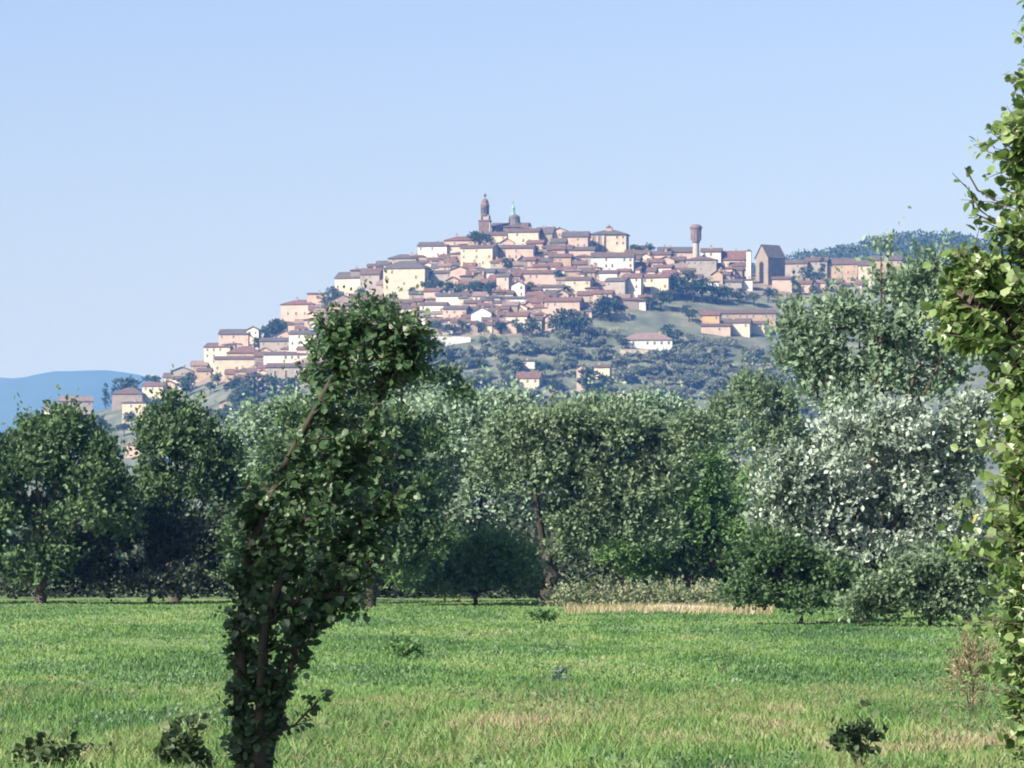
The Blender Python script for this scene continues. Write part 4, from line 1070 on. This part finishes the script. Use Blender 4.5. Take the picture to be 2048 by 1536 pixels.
# leaning young tree in front
D = 25.0; bx = at(500, 1536, D).x
E = lobes(D, bx, [(740, 632, 30, 22), (700, 645, 24, 20), (785, 645, 24, 20), (835, 700, 22, 22), (650, 690, 20, 22), (850, 740, 16, 16), (745, 665, 50, 26), (690, 680, 34, 30), (805, 680, 30, 26), (735, 715, 60, 28), (665, 715, 26, 24), (820, 715, 24, 22), (700, 770, 44, 30), (775, 765, 24, 26), (670, 830, 46, 34), (745, 845, 30, 30),
                  (640, 900, 56, 40), (715, 910, 50, 36), (600, 970, 52, 44), (680, 985, 62, 44), (560, 1040, 46, 44), (640, 1060, 66, 46), (720, 1050, 40, 34), (540, 1120, 42, 46), (610, 1140, 60, 42), (690, 1130, 56, 38),
                  (525, 1200, 40, 40), (590, 1215, 54, 38), (665, 1205, 52, 28), (715, 1200, 24, 20), (495, 1010, 24, 40), (480, 1130, 24, 40), (475, 1240, 26, 50), (470, 1350, 24, 50), (465, 1450, 26, 50), (640, 640, 20, 24), (840, 650, 22, 24), (800, 1000, 26, 40), (790, 900, 24, 36), (770, 1110, 24, 30), (520, 1285, 40, 40), (580, 1290, 42, 32), (515, 1370, 40, 42), (565, 1360, 32, 28), (510, 1460, 42, 42), (545, 1440, 26, 30), (510, 1560, 46, 50), (640, 1400, 20, 16), (610, 1440, 18, 12), (660, 1375, 14, 12)], 3, 0.9)
E = [(e[0], e[1], e[2], e[3] * (0.8 if e[2] < 1.35 else 1.0), e[4], e[5] * (0.85 if e[2] < 1.35 else 1.0)) for e in E]
E += [e for e in E if e[2] < 1.35 and e[0] < 0.22]
st = [(rel(D, bx, [(500, 1767, 0), (486, 1536, 0.02), (480, 1380, 0), (482, 1250, 0.03), (500, 1100, 0), (560, 950, 0.02), (640, 800, 0), (720, 660, 0.02)]), 0.055),
      (rel(D, bx, [(520, 1767, -0.05), (520, 1536, -0.06), (524, 1400, -0.05), (530, 1250, -0.08), (590, 1080, -0.05), (680, 960, 0.0), (760, 800, 0), (780, 660, 0.0)]), 0.045),
      (rel(D, bx, [(510, 1767, 0.05), (540, 1500, 0.1), (590, 1300, 0.1), (680, 1130, 0.1), (760, 1040, 0.08)]), 0.03)]
st += [(rel(D, bx, [(640, 800, 0), (680, 740, 0.03), (690, 660, 0.02)]), 0.014), (rel(D, bx, [(760, 800, 0), (800, 730, -.05), (815, 670, -.05)]), 0.014), (rel(D, bx, [(530, 1250, -.08), (600, 1200, -.1), (700, 1190, -.1)]), 0.014),
       (rel(D, bx, [(500, 1100, 0), (570, 1020, .1), (600, 950, .1)]), 0.014), (rel(D, bx, [(524, 1400, -.05), (580, 1350, -.1), (600, 1290, -.1)]), 0.012), (rel(D, bx, [(520, 1480, -.06), (590, 1450, -.1), (650, 1390, -.1)]), 0.011)]
near_tree('young_tree', 'dark leaning young tree standing in front of the field', D, bx, st, E, G_SAP, 0.054, 1100, 15, 61, grow=1.45)

# bright poplar at the right edge
D = 22.0; bx = at(2180, 1536, D).x
E = lobes(D, bx, [(1905, 600, 46, 34), (1890, 640, 30, 26), (1935, 520, 34, 30), (2030, 900, 40, 60), (2025, 1060, 40, 60), (2030, 1230, 40, 60), (2045, 1400, 40, 60), (2120, 60, 70, 90), (2090, 200, 95, 80), (2060, 290, 95, 70), (2160, 300, 120, 100), (2080, 400, 80, 70), (2020, 480, 80, 55), (1960, 560, 90, 65), (2060, 580, 110, 80), (1950, 640, 70, 50), (2040, 700, 90, 70),
                  (2180, 520, 140, 120), (2080, 820, 95, 80), (2190, 760, 150, 120), (2070, 920, 100, 80), (2080, 1030, 110, 80), (2200, 1000, 150, 120), (2070, 1130, 105, 80), (2090, 1240, 110, 80), (2200, 1250, 150, 120),
                  (2100, 1350, 110, 80), (2110, 1450, 100, 70), (2220, 1480, 150, 120), (2120, 1560, 100, 70), (2300, 700, 170, 200), (2310, 1050, 180, 200), (2250, 300, 140, 160)], 4, 0.9)
st = [(rel(D, bx, [(2180, 1858, 0), (2176, 1500, 0.02), (2184, 1100, 0), (2170, 700, 0.03), (2160, 300, 0), (2130, 20, 0)]), 0.07),
      (rel(D, bx, [(2182, 1250, 0), (2110, 950, -0.1), (2050, 740, -0.15), (1980, 640, -0.1), (1905, 590, -0.1)]), 0.03),
      (rel(D, bx, [(2180, 900, 0), (2110, 600, -0.1), (2070, 350, -0.05), (2060, 230, 0)]), 0.028)]
near_tree('poplar_tree', 'bright yellow-green poplar leaning in at the right edge', D, bx, st, E, G_POPLAR, 0.064, 3000, 17, 62, bark=BARK, gravity=0.6, grow=1.25)
# wispy twigs reaching out of the poplar
root = bpy.data.objects['poplar_tree.002'] if 'poplar_tree.002' in bpy.data.objects else None
for q, pts in enumerate([[(2000, 450, 0), (1960, 420, 0), (1940, 380, 0.02), (1905, 345, 0.02)], [(1990, 400, 0), (1955, 380, 0), (1930, 335, 0)], [(1985, 440, .05), (1950, 425, .05), (1945, 380, .05)]]):
    b = MB(); p = rel(22.0, bx, pts); b.tube(p, [0.008 * (1 - .25 * j) for j in range(len(p))], n=5)
    o = b.build('twig', BARK, root)
    rng = np.random.default_rng(90 + q); k = 9
    tt = rng.random(k); c = np.array([np.array(p[int(x * (len(p) - 1))]) * (1 - (x * (len(p) - 1)) % 1) + np.array(p[int(x * (len(p) - 1)) + 1]) * ((x * (len(p) - 1)) % 1) for x in tt])
    link(bpy.data.objects.new('leaves', leaves_mesh('leaves', c, rng.normal(size=(k, 3)), rng.normal(size=(k, 3)), rng.uniform(.03, .055, k), rng.random(k) * .6, 'broad', G_POPLAR)), o)

# roadside tree out of view to the left; it shades the lower part of the young tree
E = [(-0.3, 0.2, 3.2, 1.3, 1.3, 1.2), (0.4, -0.2, 4.2, 1.3, 1.3, 1.1), (-0.5, 0.3, 5.0, 1.1, 1.1, 1.0), (0.5, 0.4, 2.6, 1.1, 1.1, 0.9), (0.1, 0, 1.7, 1.2, 1.2, .8)]
rng = np.random.default_rng(8)
root = empty('roadside_tree', (-5.6, 21.7, 0))
c, a, n, s, t, _ = sprigs(rng, subblobs(rng, E, 8), 1500, 6, 0.3, 0.12)
o = link(bpy.data.objects.new('crown', leaves_mesh('crown', c, a, n, s, t, 'rhomb', G_SAP)), root); o['kind'] = 'stuff'
mb = MB(); limbs(mb, rng, (0, 0, 0), [e[:3] for e in E], 0.09); mb.build('trunk', BARK_DARK, root, True)
tag(root, 'roadside tree just out of view to the left of the young tree', 'tree')
# ------------------------------------------------------------------ field: grass, path, weeds
def grass_mat():
    m, t, out = nt('grass_blades')
    at_ = t.nodes.new('ShaderNodeAttribute'); at_.attribute_name = 'tint'
    c = ramp(t, at_.outputs['Fac'], [(0.0, (0.038, 0.102, 0.030)), (0.25, (0.068, 0.160, 0.042)), (0.5, (0.112, 0.220, 0.052)), (0.78, (0.190, 0.270, 0.085)), (1.0, (0.30, 0.25, 0.155))])
    p = t.nodes.new('ShaderNodeBsdfPrincipled'); p.inputs['Roughness'].default_value = 0.6; t.links.new(c, p.inputs['Base Color'])
    tr = t.nodes.new('ShaderNodeBsdfTranslucent'); t.links.new(c, tr.inputs['Color'])
    mx = t.nodes.new('ShaderNodeMixShader'); mx.inputs[0].default_value = 0.3
    t.links.new(p.outputs[0], mx.inputs[1]); t.links.new(tr.outputs[0], mx.inputs[2]); t.links.new(mx.outputs[0], out.inputs[0])
    return m
GRASS = grass_mat()
def smooth_noise(x, y, sc, seed):
    r = np.random.default_rng(seed); v = 0; tot = 0
    for k in range(5):
        f = sc * 1.9 ** k; a, b, c_, d = r.uniform(0, 6.28, 4); th = r.uniform(0, 6.28)
        u = x * math.cos(th) + y * math.sin(th); w_ = -x * math.sin(th) + y * math.cos(th)
        v = v + np.sin(u * f + a + 1.3 * np.sin(w_ * f * .6 + b)) * np.cos(w_ * f * 1.1 + c_) / 1.5 ** k; tot += 1 / 1.5 ** k
    return v / tot
def grass(name, label, Y0, Y1, n, per, hlo, hhi, wid, seed, mx=1.0, taller=None):
    rng = np.random.default_rng(seed)
    u = rng.random(n); Y = Y0 + (Y1 - Y0) * u ** 1.0
    X = rng.uniform(-1, 1, n) * (Y * 0.135 + mx)
    pn = smooth_noise(X, Y * 0.35, 0.55, 7); pf = smooth_noise(X, Y * 0.5, 2.2, 17) * 0.5 + smooth_noise(X, Y * 0.17, 1.5, 23) * 0.9
    Y = np.repeat(Y, per) + rng.normal(size=n * per) * 0.06; X = np.repeat(X, per) + rng.normal(size=n * per) * 0.06
    pn = np.repeat(pn, per); pf = np.repeat(pf, per); m = n * per
    lush = np.clip(0.5 + 0.55 * pn + 0.3 * pf, 0.08, 1.3)
    hgt = rng.uniform(hlo, hhi, m) * (0.45 + 0.75 * lush)
    # dry, taller weeds towards the viewer
    near = np.clip((58 - Y) / 16, 0, 1)
    dry = near * np.clip(smooth_noise(X, Y * 0.4, 0.9, 31) * 1.2 + 0.42, 0, 1)
    tint = np.clip(0.40 - 0.40 * pn + 0.40 * pf + 0.30 * smooth_noise(X * 0.25, Y * 0.16, 1.1, 5) + rng.normal(size=m) * 0.09 + 0.1 * np.sin(X * 0.5 + 1) + dry * rng.uniform(0.1, 0.75, m), 0, 1)
    hgt = hgt * (1 + near * 0.5)
    th = rng.uniform(0, 6.28, m); bend = rng.uniform(0.15, 0.75, m) * hgt
    z0 = 0.035 * np.sin(X * 0.7 + Y * 0.11) * np.sin(Y * 0.23) - 0.03
    w_ = wid * rng.uniform(.6, 1.4, m)
    fx, fy = np.cos(th), np.sin(th)
    sd = rng.uniform(0, 6.28, m); sx, sy = np.cos(sd) * w_, np.sin(sd) * w_ * .5
    v = np.empty((m, 5, 3))
    v[:, 0] = np.stack([X - sx, Y - sy, z0], -1); v[:, 1] = np.stack([X + sx, Y + sy, z0], -1)
    mxp, myp = X + fx * bend * .3, Y + fy * bend * .3
    v[:, 2] = np.stack([mxp + sx * .8, myp + sy * .8, z0 + hgt * .6], -1); v[:, 3] = np.stack([mxp - sx * .8, myp - sy * .8, z0 + hgt * .6], -1)
    v[:, 4] = np.stack([X + fx * bend, Y + fy * bend, z0 + hgt], -1)
    b = (np.arange(m) * 5)[:, None, None]
    f = (np.array([(0, 1, 2), (0, 2, 3), (3, 2, 4)])[None] + b).reshape(-1, 3)
    o = link(bpy.data.objects.new(name, np_mesh(name, v, f, [GRASS], attr=np.repeat(tint, 5))))
    return tag(o, label, 'grass', kind='stuff')
grass('grass', 'tall weedy grass with dry stalks at the near end of the field', 33, 60, 31000, 4, 0.06, 0.18, 0.009, 1, 1.2)
grass('grass', 'lush green grass across the middle of the field', 60, 100, 28000, 4, 0.045, 0.12, 0.014, 2, 2)
grass('grass', 'short green grass at the far end of the field', 100, 166, 26000, 4, 0.045, 0.12, 0.022, 3, 3)

def meadow_weeds(name, label, Y0, Y1, n, mat, leaf, hmax, seed, thr, shape='broad'):
    rng = np.random.default_rng(seed); Y = rng.uniform(Y0, Y1, n * 3); X = rng.uniform(-1, 1, n * 3) * (Y * 0.135 + 1)
    k = smooth_noise(X, Y * 0.22, 1.0, seed) > thr; X, Y = X[k][:n], Y[k][:n]; n = len(X); per = 7
    hh = rng.uniform(.4, 1, n) * hmax
    c = np.stack([np.repeat(X, per) + rng.normal(size=n * per) * .06, np.repeat(Y, per) + rng.normal(size=n * per) * .06, np.repeat(hh, per) * rng.uniform(.25, 1, n * per)], -1)
    a = unit(rng.normal(size=(n * per, 3)) + np.array([0, 0, .5])); nn = unit(rng.normal(size=(n * per, 3)) * .6 + np.array([-.2, -.3, .8]))
    o = link(bpy.data.objects.new(name, leaves_mesh(name, c, a, nn, leaf * rng.uniform(.5, 1.4, n * per), np.clip(np.repeat(rng.random(n), per) * .6 + rng.random(n * per) * .4, 0, 1), shape, mat)))
    return tag(o, label, 'weeds', kind='stuff')
W_BLUE = leaf_mat('weed_blue_green', [(0.0, (0.06, 0.125, 0.055)), (0.6, (0.11, 0.19, 0.09)), (1.0, (0.19, 0.26, 0.15))])
W_DRY = leaf_mat('weed_dry', [(0.0, (0.11, 0.14, 0.06)), (0.5, (0.20, 0.19, 0.10)), (1.0, (0.34, 0.28, 0.18))])
meadow_weeds('meadow_weeds', 'blue-green broad-leaved weeds mixed through the meadow', 36, 110, 1300, W_BLUE, 0.045, 0.2, 81, 0.18)
meadow_weeds('meadow_weeds', 'dry brownish weeds at the near end of the meadow', 33, 58, 3400, W_DRY, 0.07, 0.26, 82, 0.0, 'blade')

# pale dirt track at the far right edge of the field
PATHM = surf_mat('dry_earth', [(0.3, (0.28, 0.23, 0.16)), (0.5, (0.42, 0.35, 0.25)), (0.75, (0.55, 0.47, 0.35))], 0.7, 7, rough=0.95, bump=0.4)
def strip(name, mat, x0, x1, Y0, Y1, h, seed):
    r = np.random.default_rng(seed); xs_ = np.linspace(x0, x1, 60); ys_ = np.linspace(Y0, Y1, 12)
    def fz(X, Y):
        e = np.minimum((Y - Y0), (Y1 - Y)) / (Y1 - Y0) * 2; e = np.minimum(e, np.minimum(X - x0, x1 - X) / 1.5)
        return -0.1 + (h + 0.1) * np.clip(e * 3, 0, 1) + 0.06 * np.sin(X * 1.7 + Y * .4) * np.clip(e * 3, 0, 1)
    return tag(grid_mesh(name, xs_, ys_, fz, mat), kind='structure')
strip('dirt_path', PATHM, at(1180, 1225, 138).x, at(1545, 1225, 138).x, 134, 140, 0.13, 3)
# straw and grass growing over the edges of the track
STRAW = leaf_mat('straw', [(0, (0.14, 0.18, 0.07)), (.45, (0.27, 0.25, 0.13)), (1, (0.46, 0.39, 0.26))])
def blades(name, label, px0, px1, Y0, Y1, n, h0, h1, mat, seed):
    rng = np.random.default_rng(seed); Y = rng.uniform(Y0, Y1, n); X = rng.uniform(0, 1, n) ** 0.9; X = ((px0 + X * (px1 - px0)) - CX) / F * Y
    k = smooth_noise(X, Y, 1.1, seed) + rng.normal(size=n) * .5 > 0.0; X, Y = X[k], Y[k]; n = len(X)
    th = rng.uniform(0, 6.28, n); c = np.stack([X, Y, np.full(n, -0.02)], -1); a = np.stack([np.cos(th) * .5, np.sin(th) * .5, np.ones(n)], -1)
    o = link(bpy.data.objects.new(name, leaves_mesh(name, c, a, rng.normal(size=(n, 3)), rng.uniform(h0, h1, n), rng.random(n), 'blade', mat)))
    return tag(o, label, 'grass', kind='stuff')
blades('dry_grass', 'dry straw-coloured grass along the dirt path', 1130, 1545, 130, 142, 8000, 0.14, 0.36, STRAW, 41)
mass('low_hedge', 'low pale hedge strip behind the dirt path', 'hedge', at(1100, 1200, 151).x, at(1520, 1200, 151).x, 149, 153, 0.5, 0.85, 60, 0.13, leaf_mat('hedge_pale', [(0, (0.07, 0.11, 0.05)), (.6, (0.19, 0.23, 0.13)), (1, (0.32, 0.32, 0.21))]), 55, dens=7, rx=0.5)

# single weeds and plants standing in the field
def weed(label, px, py, wpx, hpx, mat, leaf, n_sprig, seed, shape='broad', up=0.6, name='weed_plant', stem=0.012):
    D = ground_dist(py); sc = F / D; rng = np.random.default_rng(seed)
    root = empty(name, (at(px, py, D).x, D, -0.02)); W_, Hh = wpx / sc / 2, hpx / sc
    E = [(rng.uniform(-.5, .5) * W_, rng.uniform(-.5, .5) * W_, Hh * rng.uniform(.3, .75), W_ * .55, W_ * .55, Hh * .35) for _ in range(5)]
    c, a, nn, s, t, an = sprigs(rng, E, n_sprig, 5, leaf * 1.6, leaf, up)
    k = c[:, 2] > 0.01
    o = link(bpy.data.objects.new('leaves', leaves_mesh('leaves', c[k], a[k], nn[k], s[k], t[k], shape, mat)), root); o['kind'] = 'stuff'
    b = MB()
    for e in E: b.tube([(0, 0, -.05), (e[0] * .4, e[1] * .4, e[2] * .5), e[:3]], [stem, stem * .7, stem * .3], n=5)
    b.build('stem', BARK, root)
    return tag(root, label, 'plant', 'weeds standing in the field')
G_DRY = leaf_mat('leaf_dry', [(0.0, (0.10, 0.095, 0.05)), (0.5, (0.20, 0.17, 0.095)), (1.0, (0.30, 0.25, 0.16))])
G_BLUE = leaf_mat('leaf_blue_green', [(0.0, (0.06, 0.11, 0.08)), (0.5, (0.13, 0.19, 0.15)), (1.0, (0.28, 0.34, 0.30))])
weed('dark low weed clump alone in the middle of the field', 815, 1312, 84, 26, G_MID, 0.08, 90, 71)
weed('blue-green weed standing up at the field centre', 1116, 1372, 40, 46, G_BLUE, 0.05, 24, 72)
weed('dark leafy plant at the bottom left of the field', 350, 1560, 110, 110, G_DARK, 0.085, 60, 73)
weed('dark leafy weed in the bottom left corner', 100, 1560, 130, 60, G_DARK, 0.07, 55, 74)
weed('dark leafy weed at the bottom edge under the poplar', 1720, 1560, 90, 100, G_DARK, 0.08, 36, 75)
weed('dry brown shrub beside the poplar at the field side', 1940, 1440, 120, 190, G_DRY, 0.075, 190, 76, shape='narrow', up=1.2, name='dry_shrub')
weed('low green weed left of the dirt path', 1085, 1246, 60, 20, G_MID, 0.09, 50, 77)
weed('low green weed tuft in the right part of the field', 1440, 1345, 150, 44, G_MID, 0.07, 60, 78, shape='narrow', up=1.0)
weed('small dark weed left of the young tree trunk', 210, 1535, 50, 30, G_DARK, 0.06, 20, 79)

# ------------------------------------------------------------------ haze
hm, t, out = nt('haze')
pv = t.nodes.new('ShaderNodeVolumePrincipled')
pv.inputs['Color'].default_value = (0.12, 0.37, 1.0, 1)
pv.inputs['Density'].default_value = 0.00011
pv.inputs['Absorption Color'].default_value = (1, 1, 1, 1)
pv.inputs['Anisotropy'].default_value = 0.0
t.links.new(pv.outputs[0], out.inputs['Volume'])
b = MB(); b.box(-9500, 9500, -700, 19200, -8.0, 470.0)
hzb = b.build('haze', hm)
tag(hzb, 'pale blue summer haze over the plain and hills', 'haze', kind='stuff')
